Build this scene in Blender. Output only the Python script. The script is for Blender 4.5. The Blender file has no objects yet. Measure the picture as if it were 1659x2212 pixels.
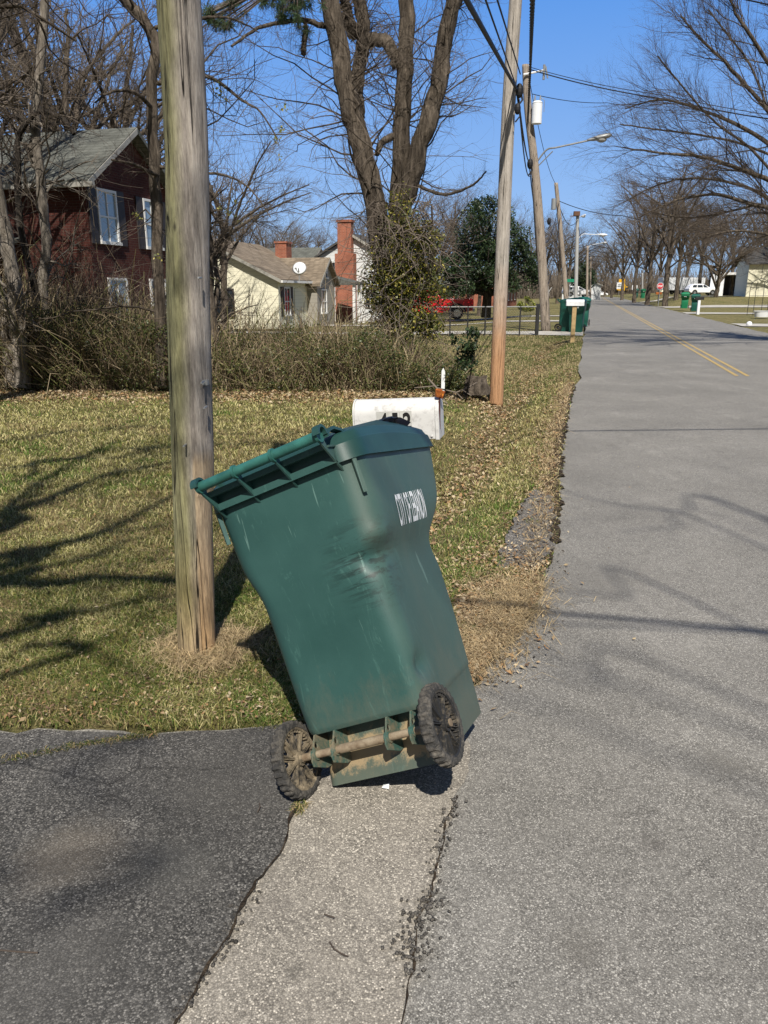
import bpy, math, random
import numpy as np
from mathutils import Vector, Matrix, noise as mnoise

# ------------------------------------------------------------------ camera, world, sun
SC = bpy.context.scene
COL = SC.collection
rad = math.radians
F_, CX, CY, H_ = 1660.0, 829.5, 1106.0, 1.6          # survey of the photograph (1659 x 2212 measure)
PIT = math.atan(478/1660)
cam_d = bpy.data.cameras.new('camera'); cam = bpy.data.objects.new('camera', cam_d); COL.objects.link(cam)
cam_d.sensor_fit = 'VERTICAL'; cam_d.sensor_height = 36; cam_d.lens = F_/2212*36
cam_d.clip_start = .05; cam_d.clip_end = 4000
cam.location = (0, 0, H_); cam.rotation_euler = (math.pi/2-PIT, 0, 0)
SC.camera = cam

SUN_EL, SUN_AZ = rad(50), rad(176.4)                 # azimuth clockwise from +Y
sv = Vector((math.sin(SUN_AZ)*math.cos(SUN_EL), math.cos(SUN_AZ)*math.cos(SUN_EL), math.sin(SUN_EL)))
W = bpy.data.worlds.new('World'); SC.world = W; W.use_nodes = True
nt = W.node_tree
sky = nt.nodes.new('ShaderNodeTexSky'); sky.sky_type = 'NISHITA'; sky.sun_disc = False
sky.sun_elevation = SUN_EL; sky.sun_rotation = SUN_AZ; sky.air_density = 1.0; sky.dust_density = .3; sky.ozone_density = 3.0
# clear winter blue by elevation; overhead, out of view, darkened to cut fill light
tcw = nt.nodes.new('ShaderNodeTexCoord'); spw = nt.nodes.new('ShaderNodeSeparateXYZ'); nt.links.new(tcw.outputs['Generated'], spw.inputs[0])
rw = nt.nodes.new('ShaderNodeValToRGB'); nt.links.new(spw.outputs[2], rw.inputs[0])
SKYR = [(0.0, (5.0, 8.0, 12.)), (.10, (3.9, 6.8, 12.2)), (.30, (1.6, 4.6, 11.6)), (.52, (.85, 3.0, 10.2)), (.66, (.6, 1.2, 2.8)), (1.0, (.5, .8, 1.6))]
while len(rw.color_ramp.elements) < len(SKYR): rw.color_ramp.elements.new(.5)
for e_, (p_, c_) in zip(rw.color_ramp.elements, SKYR): e_.position = p_; e_.color = (*[v*.05 for v in c_], 1)
rs_ = nt.nodes.new('ShaderNodeValToRGB'); rs_.color_ramp.elements[0].position = .25; rs_.color_ramp.elements[0].color = (1, 1, 1, 1); rs_.color_ramp.elements[1].position = .5; rs_.color_ramp.elements[1].color = (0, 0, 0, 1)
mp_ = nt.nodes.new('ShaderNodeMath'); mp_.operation = 'MULTIPLY_ADD'; mp_.inputs[1].default_value = .5; mp_.inputs[2].default_value = .5; nt.links.new(spw.outputs[1], mp_.inputs[0]); nt.links.new(mp_.outputs[0], rs_.inputs[0])
ms_ = nt.nodes.new('ShaderNodeMix'); ms_.data_type = 'RGBA'; nt.links.new(rs_.outputs[0], ms_.inputs[0]); nt.links.new(rw.outputs[0], ms_.inputs[6]); ms_.inputs[7].default_value = (.13, .145, .175, 1)   # paler sky round the sun, behind the camera, set to lessen blue in shadows
scw = nt.nodes.new('ShaderNodeVectorMath'); scw.operation = 'SCALE'; scw.inputs[3].default_value = 20; nt.links.new(ms_.outputs[2], scw.inputs[0])
mxw = nt.nodes.new('ShaderNodeMix'); mxw.data_type = 'RGBA'; mxw.inputs[0].default_value = .88
nt.links.new(sky.outputs[0], mxw.inputs[6]); nt.links.new(scw.outputs[0], mxw.inputs[7])
bgn = nt.nodes['Background']; nt.links.new(mxw.outputs[2], bgn.inputs[0]); bgn.inputs[1].default_value = .060
sl = bpy.data.lights.new('sun', 'SUN'); sl.energy = 5.0; sl.angle = rad(.5); sl.color = (1, .94, .85)
so = bpy.data.objects.new('sun', sl); COL.objects.link(so); so.location = (0, -5, 30)
so.rotation_euler = sv.to_track_quat('Z', 'Y').to_euler()
SC.view_settings.view_transform = 'Standard'; SC.view_settings.look = 'None'
SC.view_settings.exposure = 0.36; SC.view_settings.gamma = 1

# ------------------------------------------------------------------ survey helpers
TH = rad(14.46)
DV = np.array([math.sin(TH), math.cos(TH)]); NV = np.array([math.cos(TH), -math.sin(TH)])
def G(x, y, z=0.0):
    a = (x-CX)/F_; b = -(y-CY)/F_
    d = (a, math.cos(PIT)+b*math.sin(PIT), -math.sin(PIT)+b*math.cos(PIT)); t = (z-H_)/d[2]
    return Vector((d[0]*t, d[1]*t, z))
def P(x, y, Y):
    a = (x-CX)/F_; b = -(y-CY)/F_
    d = (a, math.cos(PIT)+b*math.sin(PIT), -math.sin(PIT)+b*math.cos(PIT)); t = Y/d[1]
    return Vector((d[0]*t, Y, H_+d[2]*t))
def RC(lat, al): return (NV[0]*lat+DV[0]*al, NV[1]*lat+DV[1]*al)
def smooth(x, a, b):
    t = np.clip((np.asarray(x, float)-a)/(b-a), 0, 1); return t*t*(3-2*t)
def vn(x, y, s, seed=0):
    x = np.asarray(x, float)/s+seed*17.3; y = np.asarray(y, float)/s-seed*9.1
    xi = np.floor(x); yi = np.floor(y); fx = x-xi; fy = y-yi; fx = fx*fx*(3-2*fx); fy = fy*fy*(3-2*fy)
    def hsh(a, b):
        v = np.sin(a*127.1+b*311.7+seed*74.7)*43758.5453; return v-np.floor(v)
    return (hsh(xi, yi)*(1-fx)*(1-fy)+hsh(xi+1, yi)*fx*(1-fy)+hsh(xi, yi+1)*(1-fx)*fy+hsh(xi+1, yi+1)*fx*fy)

edge_px = [(0,1580),(80,1574),(150,1579),(230,1574),(300,1583),(370,1580),(450,1577),(520,1573),(600,1570),(700,1562),(820,1545),(930,1520),(1010,1492),
           (1030,1465),(1062,1425),(1075,1408),(1100,1385),(1125,1362),(1150,1320),(1168,1285),(1180,1240),(1192,1215),(1201,1170),(1205,1120),(1211,1090),(1210,1040),(1216,1000),(1220,950),(1228,900),(1234,868),(1243,830)]
edge = [G(*p) for p in edge_px]
edge = [Vector((-14, 2.75, 0)), Vector((-6, 2.68, 0)), Vector((-3, 2.60, 0))]+edge
near_poly = [(v.x, v.y) for v in edge]+[RC(6.84, 13.8), RC(6.84, -8), (-14, -8)]
def inpoly(X, Y, poly):
    X = np.asarray(X, float); Y = np.asarray(Y, float); r = np.zeros(X.shape, bool); n = len(poly)
    for i in range(n):
        x1, y1 = poly[i]; x2, y2 = poly[(i+1) % n]
        if y1 == y2: continue
        c = ((y1 > Y) != (y2 > Y)) & (X < (x2-x1)*(Y-y1)/(y2-y1)+x1); r ^= c
    return r
def road_left(al): return -.12+.05*np.sin(al*1.3)+.04*np.sin(al*3.7+1)
def paved(X, Y):
    lat = X*NV[0]+Y*NV[1]; al = X*DV[0]+Y*DV[1]
    return inpoly(X, Y, near_poly) | ((lat > -.12) & (lat < 6.84) & (al > 12.5))
def gz(X, Y):
    X = np.asarray(X, float); Y = np.asarray(Y, float)
    lat = X*NV[0]+Y*NV[1]; al = X*DV[0]+Y*DV[1]
    z = -.25*np.exp(-((lat+1.15)/.45)**2)*smooth(al, 3.8, 7)*(1-smooth(al, 26, 30))
    z = z-.36*smooth(Y, 25, 46)*smooth(-lat, 3, 9)
    z = z+.85*smooth(al, 78, 112)*smooth(lat, 7.5, 12)
    z = z+.03*(vn(X, Y, 1.6, 3)-.5)+.012*(vn(X, Y, .35, 5)-.5)
    return z
def gzf(x, y): return float(gz(np.array([x]), np.array([y]))[0])

# ------------------------------------------------------------------ material helpers
class MT:
    def __init__(s, name, rough=.8, spec=.3, metal=0):
        s.m = bpy.data.materials.new(name); s.m.use_nodes = True; s.t = s.m.node_tree
        s.p = s.t.nodes['Principled BSDF']; s.p.inputs['Roughness'].default_value = rough
        s.p.inputs['Specular IOR Level'].default_value = spec; s.p.inputs['Metallic'].default_value = metal
        s.tc = None
    def n(s, typ, **k):
        nd = s.t.nodes.new(typ)
        for a, b in k.items(): setattr(nd, a, b)
        return nd
    def L(s, a, b): s.t.links.new(a, b)
    def co(s, scale=(1,1,1), which='Object', rot=(0,0,0)):
        if s.tc is None: s.tc = s.n('ShaderNodeTexCoord')
        mp = s.n('ShaderNodeMapping'); mp.inputs['Scale'].default_value = scale; mp.inputs['Rotation'].default_value = rot
        s.L(s.tc.outputs[which], mp.inputs[0]); return mp.outputs[0]
    def noise(s, scale, detail=4, vec=None, rough=.55, dist=0):
        nd = s.n('ShaderNodeTexNoise'); nd.inputs['Scale'].default_value = scale; nd.inputs['Detail'].default_value = detail
        nd.inputs['Roughness'].default_value = rough; nd.inputs['Distortion'].default_value = dist
        s.L(vec if vec is not None else s.co(), nd.inputs['Vector']); return nd.outputs['Fac']
    def warp(s):
        nd = s.n('ShaderNodeTexNoise'); nd.inputs['Scale'].default_value = 3; nd.inputs['Detail'].default_value = 6; s.L(s.co(), nd.inputs['Vector']); return nd.outputs['Color']
    def vor(s, scale, vec=None, feat='F1', out='Distance'):
        nd = s.n('ShaderNodeTexVoronoi', feature=feat); nd.inputs['Scale'].default_value = scale
        s.L(vec if vec is not None else s.co(), nd.inputs['Vector']); return nd.outputs[out]
    def ramp(s, fac, stops, interp='LINEAR'):
        nd = s.n('ShaderNodeValToRGB'); cr = nd.color_ramp; cr.interpolation = interp
        while len(cr.elements) < len(stops): cr.elements.new(.5)
        for e, (p, c) in zip(cr.elements, stops):
            e.position = p; e.color = (c, c, c, 1) if isinstance(c, (int, float)) else (*c, 1)
        s.L(fac, nd.inputs[0]); return nd.outputs[0]
    def mix(s, fac, a, b, mode='MIX'):
        nd = s.n('ShaderNodeMix', data_type='RGBA', blend_type=mode)
        for sock, v in ((nd.inputs[0], fac), (nd.inputs[6], a), (nd.inputs[7], b)):
            if isinstance(v, (int, float)): sock.default_value = v
            elif isinstance(v, tuple): sock.default_value = (*v, 1)
            else: s.L(v, sock)
        return nd.outputs[2]
    def math(s, op, a, b=0.0):
        nd = s.n('ShaderNodeMath', operation=op)
        for i, v in enumerate((a, b)):
            if isinstance(v, (int, float)): nd.inputs[i].default_value = v
            else: s.L(v, nd.inputs[i])
        return nd.outputs[0]
    def sep(s, vec):
        nd = s.n('ShaderNodeSeparateXYZ'); s.L(vec, nd.inputs[0]); return nd.outputs
    def base(s, c):
        if isinstance(c, tuple): s.p.inputs['Base Color'].default_value = (*c, 1)
        else: s.L(c, s.p.inputs['Base Color'])
    def bump(s, h, strength=.4, dist=.01):
        nd = s.n('ShaderNodeBump'); nd.inputs['Strength'].default_value = strength; nd.inputs['Distance'].default_value = dist
        s.L(h, nd.inputs['Height']); s.L(nd.outputs[0], s.p.inputs['Normal'])
    def rough(s, r): s.L(r, s.p.inputs['Roughness'])

def simple(name, c, rough=.6, spec=.3, metal=0, var=.15, vs=6, bumpd=0):
    m = MT(name, rough, spec, metal)
    k = m.ramp(m.noise(vs, 5), [(.3, tuple(x*(1-var) for x in c)), (.7, tuple(min(1, x*(1+var)) for x in c))])
    m.base(k)
    if bumpd: m.bump(m.noise(vs*6, 4), .5, bumpd)
    return m.m
def attr_mat(name, rough=.8, spec=.15, trans=0):
    m = MT(name, rough, spec); a = m.n('ShaderNodeAttribute', attribute_name='col'); m.base(a.outputs['Color'])
    if trans:
        tr = m.n('ShaderNodeBsdfTranslucent'); m.L(a.outputs['Color'], tr.inputs[0]); mx = m.n('ShaderNodeMixShader'); mx.inputs[0].default_value = trans
        m.L(m.p.outputs[0], mx.inputs[1]); m.L(tr.outputs[0], mx.inputs[2]); m.L(mx.outputs[0], m.t.nodes['Material Output'].inputs[0])
    return m.m

def asphalt(name, lo, hi, patch, cell=95, worn=()):
    m = MT(name, .85, .25)
    big = m.noise(.9, 5); med = m.noise(9, 6, rough=.7)
    v = m.n('ShaderNodeTexVoronoi'); v.inputs['Scale'].default_value = cell; m.L(m.co(), v.inputs['Vector'])
    v2 = m.n('ShaderNodeTexVoronoi'); v2.inputs['Scale'].default_value = cell*.42; m.L(m.co(), v2.inputs['Vector'])
    cs = m.sep(v.outputs['Color']); cs2 = m.sep(v2.outputs['Color'])
    stone = m.ramp(cs[0], [(0, tuple(x*.55 for x in lo)), (.35, lo), (.85, hi), (.97, tuple(min(.8, x*1.9) for x in hi))])
    stone = m.mix(m.math('MULTIPLY', m.math('GREATER_THAN', cs2[0], .93), .45), stone, tuple(min(.8, x*1.45) for x in hi))
    gap = m.ramp(v.outputs['Distance'], [(.25, 1.0), (.75, .45)])
    c = m.mix(1.0, stone, gap, 'MULTIPLY')
    c = m.mix(m.ramp(med, [(.3, 0.0), (.75, .5)]), c, patch)
    c = m.mix(1.0, c, m.ramp(big, [(.25, .78), (.75, 1.15)]), 'MULTIPLY')
    wp = m.noise(1.6, 7, m.co((1,.5,1), rot=(0,0,TH)), .7); c = m.mix(m.ramp(wp, [(.56, 0.0), (.75, .30)]), c, tuple(min(.8, x*1.35) for x in hi))
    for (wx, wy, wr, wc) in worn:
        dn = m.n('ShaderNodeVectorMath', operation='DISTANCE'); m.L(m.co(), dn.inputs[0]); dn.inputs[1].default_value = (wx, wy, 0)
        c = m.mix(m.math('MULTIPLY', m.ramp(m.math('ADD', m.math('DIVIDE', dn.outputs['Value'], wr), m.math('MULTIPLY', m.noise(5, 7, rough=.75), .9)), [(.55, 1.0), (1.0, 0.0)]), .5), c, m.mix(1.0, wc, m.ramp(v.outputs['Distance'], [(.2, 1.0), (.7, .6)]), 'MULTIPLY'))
    if name.startswith('driveway'):
      cv = m.vor(.75, m.mix(.10, m.co(), m.warp()), 'DISTANCE_TO_EDGE')
      c = m.mix(m.math('MULTIPLY', m.ramp(cv, [(.0, .6), (.005, 0.0)]), m.ramp(m.noise(1.1, 3), [(.50, 0.0), (.56, 1.0)])), c, tuple(x*.3 for x in lo))
    st = m.noise(2.3, 6, rough=.65)
    c = m.mix(m.ramp(st, [(.60, 0.0), (.74, .45)]), c, tuple(x*.35 for x in lo))
    m.base(c)
    hgt = m.math('ADD', m.math('MULTIPLY', v.outputs['Distance'], -1.0), m.math('MULTIPLY', med, .8))
    m.bump(hgt, .55, .0020)
    return m.m
M = {}
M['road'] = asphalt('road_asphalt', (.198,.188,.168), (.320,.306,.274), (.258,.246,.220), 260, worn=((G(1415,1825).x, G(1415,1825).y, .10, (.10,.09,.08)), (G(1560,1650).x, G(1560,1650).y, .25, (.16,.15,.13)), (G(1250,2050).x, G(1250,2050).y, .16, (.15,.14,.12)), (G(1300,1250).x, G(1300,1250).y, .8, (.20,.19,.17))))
M['apron'] = asphalt('apron_asphalt', (.255,.232,.197), (.39,.357,.30), (.325,.296,.25), 230, worn=((G(640,2100).x, G(640,2100).y, .06, (.14,.13,.11)), (G(930,1950).x, G(930,1950).y, .10, (.20,.18,.155)), (G(600,1960).x, G(600,1960).y, .12, (.21,.19,.165))))
M['drive'] = asphalt('driveway_asphalt', (.058,.056,.052), (.175,.167,.152), (.088,.085,.079), 210, worn=((G(150,1850).x, G(150,1850).y, .34, (.22,.19,.15)), (G(390,1880).x, G(390,1880).y, .30, (.15,.145,.13)), (G(120,2090).x, G(120,2090).y, .45, (.13,.125,.115)), (G(480,1700).x, G(480,1700).y, .6, (.11,.105,.095))))
M['concrete'] = simple('concrete', (.42,.40,.36), .9, .2, var=.2, vs=2, bumpd=.003)
M['crumb'] = simple('asphalt_crumb', (.08,.074,.066), .9, .2, var=.5, vs=30, bumpd=.004)
M['oldasph'] = asphalt('old_asphalt', (.12,.112,.10), (.26,.24,.21), (.17,.158,.14), 150)
m = MT('yellow_paint', .7, .2); m.base(m.mix(m.ramp(m.noise(14, 6, rough=.8), [(.40, 0.0), (.60, .85)]), (.50,.33,.06), (.26,.235,.19))); M['yellow'] = m.m

m = MT('lawn_ground', .95, .1)
a = m.noise(.55, 5, rough=.6); b = m.noise(5, 6, rough=.75); c3 = m.noise(38, 5, rough=.8)
base_c = m.ramp(b, [(.3, (.045,.06,.018)), (.45, (.10,.105,.036)), (.6, (.20,.175,.08)), (.75, (.28,.23,.12))])
warm = m.mix(m.ramp(a, [(.35, 0.0), (.7, .8)]), base_c, m.ramp(b, [(.3, (.12,.105,.045)), (.7, (.33,.26,.13))]))
sc_ = m.mix(1.0, warm, m.ramp(c3, [(.28, .3), (.5, 1.0), (.72, 1.75)]), 'MULTIPLY')
m.base(sc_); m.bump(m.math('ADD', c3, b), 1.0, .035); M['lawn'] = m.m
m = MT('shaded_soil', .95, .1); m.base(m.ramp(m.noise(26, 7, rough=.8), [(.35, (.012,.010,.008)), (.55, (.045,.034,.024)), (.75, (.15,.11,.07))])); m.bump(m.noise(30, 6), 1, .02); M['shaded_soil'] = m.m  # earth colour darkened toward black for the painted shadow at the road edge
M['blade'] = attr_mat('grass_blades', .8, .1, .25)
M['litter'] = attr_mat('dry_leaf', .85, .15, .15)
M['leaf'] = attr_mat('green_leaf', .45, .35, .2)
M['twigcol'] = attr_mat('twig_bark', .9, .1)

def bark(name, c0, c1, c2, sc=6, bd=.03):
    m = MT(name, .92, .1)
    v = m.co((1,1,.16))
    n1 = m.noise(sc*2.2, 8, v, .7); n2 = m.noise(1.1, 4)
    c = m.ramp(n1, [(.32, c0), (.5, c1), (.68, c2)])
    c = m.mix(1.0, c, m.ramp(n2, [(.3, .7), (.7, 1.2)]), 'MULTIPLY')
    m.base(c); m.bump(m.ramp(n1, [(.35, 0.0), (.65, 1.0)]), 1.0, bd); return m.m
M['bark'] = bark('grey_brown_bark', (.030,.024,.019), (.11,.09,.07), (.23,.19,.15))
M['barklight'] = bark('pale_bark', (.08,.068,.055), (.20,.175,.145), (.36,.32,.27), 8, .015)
M['barkdark'] = bark('dark_bark', (.015,.013,.011), (.045,.038,.032), (.10,.085,.07))
M['twig'] = simple('twig', (.145,.120,.098), .9, .1, var=.35, vs=.7)
M['twigdark'] = simple('dark_twig', (.080,.064,.052), .9, .1, var=.35, vs=.7)
M['twiggrey'] = simple('grey_twig', (.15,.125,.10), .9, .1, var=.3, vs=.7)

def polewood(name, cols, foot=None, algae=None, footz=1.8):
    m = MT(name, .88, .15)
    v = m.co((1,1,.085)); n1 = m.noise(38, 9, v, .75); v2 = m.co((1,1,.016)); n2 = m.noise(15, 3, v2, .5)
    n3 = m.noise(1.3, 4); xyz = m.sep(m.co())
    n4 = m.noise(150, 5, m.co((1,1,.12)), .7)
    c = m.ramp(m.math('ADD', m.math('MULTIPLY', n1, .7), m.math('MULTIPLY', n4, .3)), [(.36, cols[0]), (.48, cols[1]), (.60, cols[2])])
    if algae:
        xc = m.math('SUBTRACT', xyz[0], m.math('MULTIPLY', xyz[2], .026)); k = m.math('ADD', m.math('MULTIPLY', xc, -9.0), m.math('MULTIPLY', m.math('ADD', n3, .22), 1.0))
        zf = m.ramp(xyz[2], [(.1, 0.1), (.45, 1.0)])
        c = m.mix(m.math('MULTIPLY', m.ramp(k, [(.30, 0.0), (.75, .85)]), zf), c, m.mix(1.0, c, algae, 'MULTIPLY'))
    if foot:
        zz = m.math('ADD', m.math('DIVIDE', xyz[2], footz), m.math('MULTIPLY', m.math('SUBTRACT', n3, .5), .5))
        kx = m.ramp(zz, [(.35, 1.0), (1.0, 0.0)])
        c = m.mix(m.math('MULTIPLY', kx, .9), c, m.mix(1.0, c, foot, 'MULTIPLY'))
    if algae:      # fresh orange wood where the outer layer has broken away
        fr = m.math('MULTIPLY', m.ramp(m.math('ADD', xc, m.math('MULTIPLY', m.math('SUBTRACT', n1, .5), .05)), [(.028, 0.0), (.040, 1.0)]), m.ramp(m.math('MULTIPLY', m.math('ADD', xyz[2], m.math('MULTIPLY', m.math('SUBTRACT', n3, .5), .5)), .5), [(.50, .8), (.53, 0.0)]))
        c = m.mix(fr, c, m.mix(1.0, c, (1.32,1.12,.82), 'MULTIPLY'))
    ck = m.ramp(m.math('ABSOLUTE', m.math('SUBTRACT', n2, .5)), [(.003, 0.0), (.009, 1.0)])
    ck = m.math('MAXIMUM', ck, m.ramp(n3, [(.50, 0.0), (.60, 1.0)]))
    c = m.mix(ck, tuple(x*.12 for x in cols[0]), c)
    kn = m.vor(5, m.co((1.6,1.6,.8))); c = m.mix(m.ramp(kn, [(.04, .75), (.09, 0.0)]), c, tuple(x*.35 for x in cols[0]))
    m.base(c); m.bump(m.math('ADD', m.math('ADD', n1, m.math('MULTIPLY', n4, .4)), m.math('MULTIPLY', ck, 1.2)), 1.0, .014); return m.m
M['pole1'] = polewood('weathered_pole_wood', ((.12,.105,.09), (.27,.24,.21), (.44,.395,.345)), (1.22,1.02,.78), (.76,.82,.44), .75)
M['pole2'] = polewood('grey_pole_wood', ((.20,.18,.155), (.36,.325,.285), (.48,.44,.39)), (1.15,.68,.38), None, 2.3)
M['poleN'] = polewood('far_pole_wood', ((.17,.14,.115), (.29,.24,.195), (.38,.33,.27)))
M['polegrey'] = simple('grey_pole', (.36,.36,.35), .8, var=.1)
M['plank'] = simple('yellow_post_wood', (.42,.30,.15), .8, var=.2, vs=8)

# hero bin plastic: scuffs, mud near the base, dusty streaks
m = MT('green_cart_plastic', .42, .42)
xyz = m.sep(m.co()); n_big = m.noise(3.0, 5, rough=.6)
c = m.ramp(n_big, [(.3, (.021,.066,.059)), (.7, (.030,.086,.077))])
scr = m.noise(26, 7, m.co((1,1,.22), rot=(0,.35,0)), .75, 1.2)
c = m.mix(m.ramp(scr, [(.58, 0.0), (.70, .35)]), c, (.10,.22,.19))
fine = m.noise(60, 3, m.co((1,.3,.06), rot=(.2,-.3,0)), .6, .5)
c = m.mix(m.ramp(fine, [(.69, 0.0), (.72, .38)]), c, (.20,.34,.30))
# black rub marks in a patch round the dent and down the near corner
dv = m.n('ShaderNodeVectorMath', operation='DISTANCE'); m.L(m.co(), dv.inputs[0]); dv.inputs[1].default_value = (.205,.02,.66)
msk = m.ramp(dv.outputs['Value'], [(.05, 1.0), (.18, 0.0)])
rub = m.noise(22, 7, m.co((.30,1,2.6), rot=(0,-.30,0)), .75, .4)
c = m.mix(m.math('MULTIPLY', m.ramp(rub, [(.49, 0.0), (.57, .9)]), msk), c, (.008,.022,.020))
dv2 = m.n('ShaderNodeVectorMath', operation='DISTANCE'); m.L(m.co((1,1,.35)), dv2.inputs[0]); dv2.inputs[1].default_value = (.17,.0,.19)
rub2 = m.noise(20, 6, m.co((1.6,1,.18), rot=(0,.12,0)), .7, .3)
c = m.mix(m.math('MULTIPLY', m.ramp(rub2, [(.60, 0.0), (.66, .8)]), m.ramp(dv2.outputs['Value'], [(.03, 1.0), (.09, 0.0)])), c, (.008,.025,.022))
mud = m.math('ADD', m.math('MULTIPLY', xyz[2], -1.7), m.math('MULTIPLY', m.noise(9, 8, m.co((1,1,.5)), .8), 1.45))
c = m.mix(m.ramp(mud, [(.15, 0.0), (.70, .55)]), c, (.13,.12,.085))
mud2 = m.math('ADD', m.math('MULTIPLY', m.math('ABSOLUTE', m.math('SUBTRACT', xyz[2], .085)), -12.0), m.math('MULTIPLY', m.noise(19, 7, rough=.8), 2.0))
c = m.mix(m.math('MULTIPLY', m.ramp(mud2, [(.30, 0.0), (.60, .9)]), m.math('LESS_THAN', xyz[1], .11)), c, (.30,.225,.13))
dust = m.math('MULTIPLY', m.ramp(xyz[0], [(.20, 0.0), (.245, 1.0)]), m.ramp(m.noise(5, 6, m.co((1,1,.35)), .7), [(.3, .25), (.7, .62)]))
c = m.mix(dust, c, (.085,.105,.080))
m.base(c); m.rough(m.ramp(n_big, [(.3, .43), (.7, .58)])); m.bump(m.noise(170, 3), .12, .002); M['cart'] = m.m
M['lid'] = simple('cart_lid_plastic', (.017,.054,.047), .42, .4, var=.22, vs=5)
M['bar'] = simple('cart_bar_plastic', (.030,.125,.105), .45, .4, var=.35, vs=14)
M['cartfar'] = simple('dark_green_cart', (.010,.085,.062), .5, .35, var=.1)
M['cartbright'] = simple('bright_green_cart', (.012,.17,.075), .5, .35, var=.1)
m = MT('muddy_rubber', .95, .15); c = m.mix(m.ramp(m.noise(22, 7, rough=.8), [(.45, 0.0), (.72, .8)]), (.045,.044,.042), (.20,.18,.15)); m.base(c); m.bump(m.noise(70, 6), 1, .006); M['tyre'] = m.m
m = MT('muddy_black_plastic', .7, .3); c = m.mix(m.ramp(m.noise(16, 7, rough=.8), [(.40, 0.0), (.62, .9)]), (.028,.027,.025), (.30,.245,.165)); m.base(c); M['rimmud'] = m.m
m = MT('black_plastic_rim', .6, .3); c = m.mix(m.ramp(m.noise(16, 7, rough=.8), [(.52, 0.0), (.72, .75)]), (.022,.022,.022), (.25,.21,.15)); m.base(c); M['rimblack'] = m.m
m = MT('rusty_axle', .75, .3, .2); m.base(m.ramp(m.noise(24, 6, rough=.7), [(.3, (.13,.085,.05)), (.7, (.36,.30,.21))])); M['axle'] = m.m
m = MT('bracket_muddy', .7, .3); m.base(m.ramp(m.noise(18, 7, rough=.8), [(.42, (.03,.085,.070)), (.6, (.17,.145,.095))])); M['bracket'] = m.m
M['white'] = simple('white_print', (.72,.74,.74), .6, var=.06)
M['black'] = simple('black_print', (.012,.012,.012), .6)
m = MT('black_film', .28, .6); m.base((.012,.012,.016)); m.bump(m.noise(60, 4), .6, .004); M['bag'] = m.m
# letterbox
m = MT('weathered_white_metal', .55, .4); v = m.noise(22, 8, rough=.75); v2 = m.noise(3, 4)
c = m.mix(m.ramp(v, [(.5, 0.0), (.68, .75)]), (.60,.60,.585), (.30,.29,.28)); c = m.mix(m.ramp(v2, [(.45, 0.0), (.7, .3)]), c, (.45,.44,.42)); m.base(c); m.bump(v, .3, .002); M['mbox'] = m.m
M['plate'] = simple('number_plate', (.50,.50,.47), .6, var=.1, vs=20)
m = MT('rust', .85, .2); m.base(m.ramp(m.noise(30, 6, rough=.7), [(.35, (.09,.02,.01)), (.55, (.35,.10,.02)), (.68, (.75,.33,.05))])); M['rust'] = m.m
M['rustdark'] = simple('dark_rust', (.10,.025,.014), .8, var=.3, vs=20)
# buildings
def brick(name, c1, c2, mort, s=1.0):
    m = MT(name, .9, .15); p = m.sep(m.co()); cb = m.n('ShaderNodeCombineXYZ')
    m.L(m.math('ADD', p[0], p[1]), cb.inputs[0]); m.L(p[2], cb.inputs[1])
    bt = m.n('ShaderNodeTexBrick'); bt.inputs['Scale'].default_value = s; bt.inputs['Color1'].default_value = (*c1, 1); bt.inputs['Color2'].default_value = (*c2, 1); bt.inputs['Mortar'].default_value = (*mort, 1)
    bt.inputs['Brick Width'].default_value = .22; bt.inputs['Row Height'].default_value = .075; bt.inputs['Mortar Size'].default_value = .006
    m.L(cb.outputs[0], bt.inputs['Vector'])
    m.base(m.mix(1.0, bt.outputs[0], m.ramp(m.noise(1.2, 5), [(.3, .75), (.7, 1.15)]), 'MULTIPLY')); m.bump(bt.outputs['Fac'], -.5, .01); return m.m
M['brickdark'] = brick('dark_red_brick', (.082,.026,.020), (.056,.018,.015), (.08,.055,.045))
M['brick'] = brick('orange_brick', (.36,.12,.07), (.27,.085,.05), (.30,.22,.17))
def siding(name, c, h=.2):
    m = MT(name, .7, .25); p = m.sep(m.co()); fr = m.math('FRACT', m.math('DIVIDE', p[2], h))
    m.base(m.mix(1.0, m.mix(m.ramp(m.noise(1.4, 5), [(.4, 0.0), (.8, .35)]), c, tuple(x*.75 for x in c)), m.ramp(fr, [(.0, .55), (.1, 1.0)]), 'MULTIPLY')); m.bump(fr, -.8, .02); return m.m
M['cream'] = siding('cream_siding', (.74,.71,.55)); M['whites'] = siding('white_siding', (.62,.64,.64)); M['greys'] = siding('shingle_siding', (.30,.28,.24))
def shingle(name, c):
    m = MT(name, .95, .1); p = m.sep(m.co()); cb = m.n('ShaderNodeCombineXYZ'); m.L(m.math('ADD', p[0], p[1]), cb.inputs[0]); m.L(m.math('MULTIPLY', p[2], 1.6), cb.inputs[1])
    bt = m.n('ShaderNodeTexBrick'); bt.inputs['Scale'].default_value = 1; bt.inputs['Color1'].default_value = (*c, 1); bt.inputs['Color2'].default_value = (*[x*.68 for x in c], 1); bt.inputs['Mortar'].default_value = (*[x*.45 for x in c], 1)
    bt.inputs['Brick Width'].default_value = .3; bt.inputs['Row Height'].default_value = .16; bt.inputs['Mortar Size'].default_value = .01; m.L(cb.outputs[0], bt.inputs['Vector'])
    m.base(m.mix(1.0, bt.outputs[0], m.ramp(m.noise(2, 5), [(.3, .8), (.7, 1.15)]), 'MULTIPLY')); return m.m
M['roofgrey'] = shingle('grey_shingles', (.135,.14,.125)); M['roofbrown'] = shingle('brown_shingles', (.24,.195,.145)); M['roofdk'] = shingle('dark_shingles', (.09,.088,.085))
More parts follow.
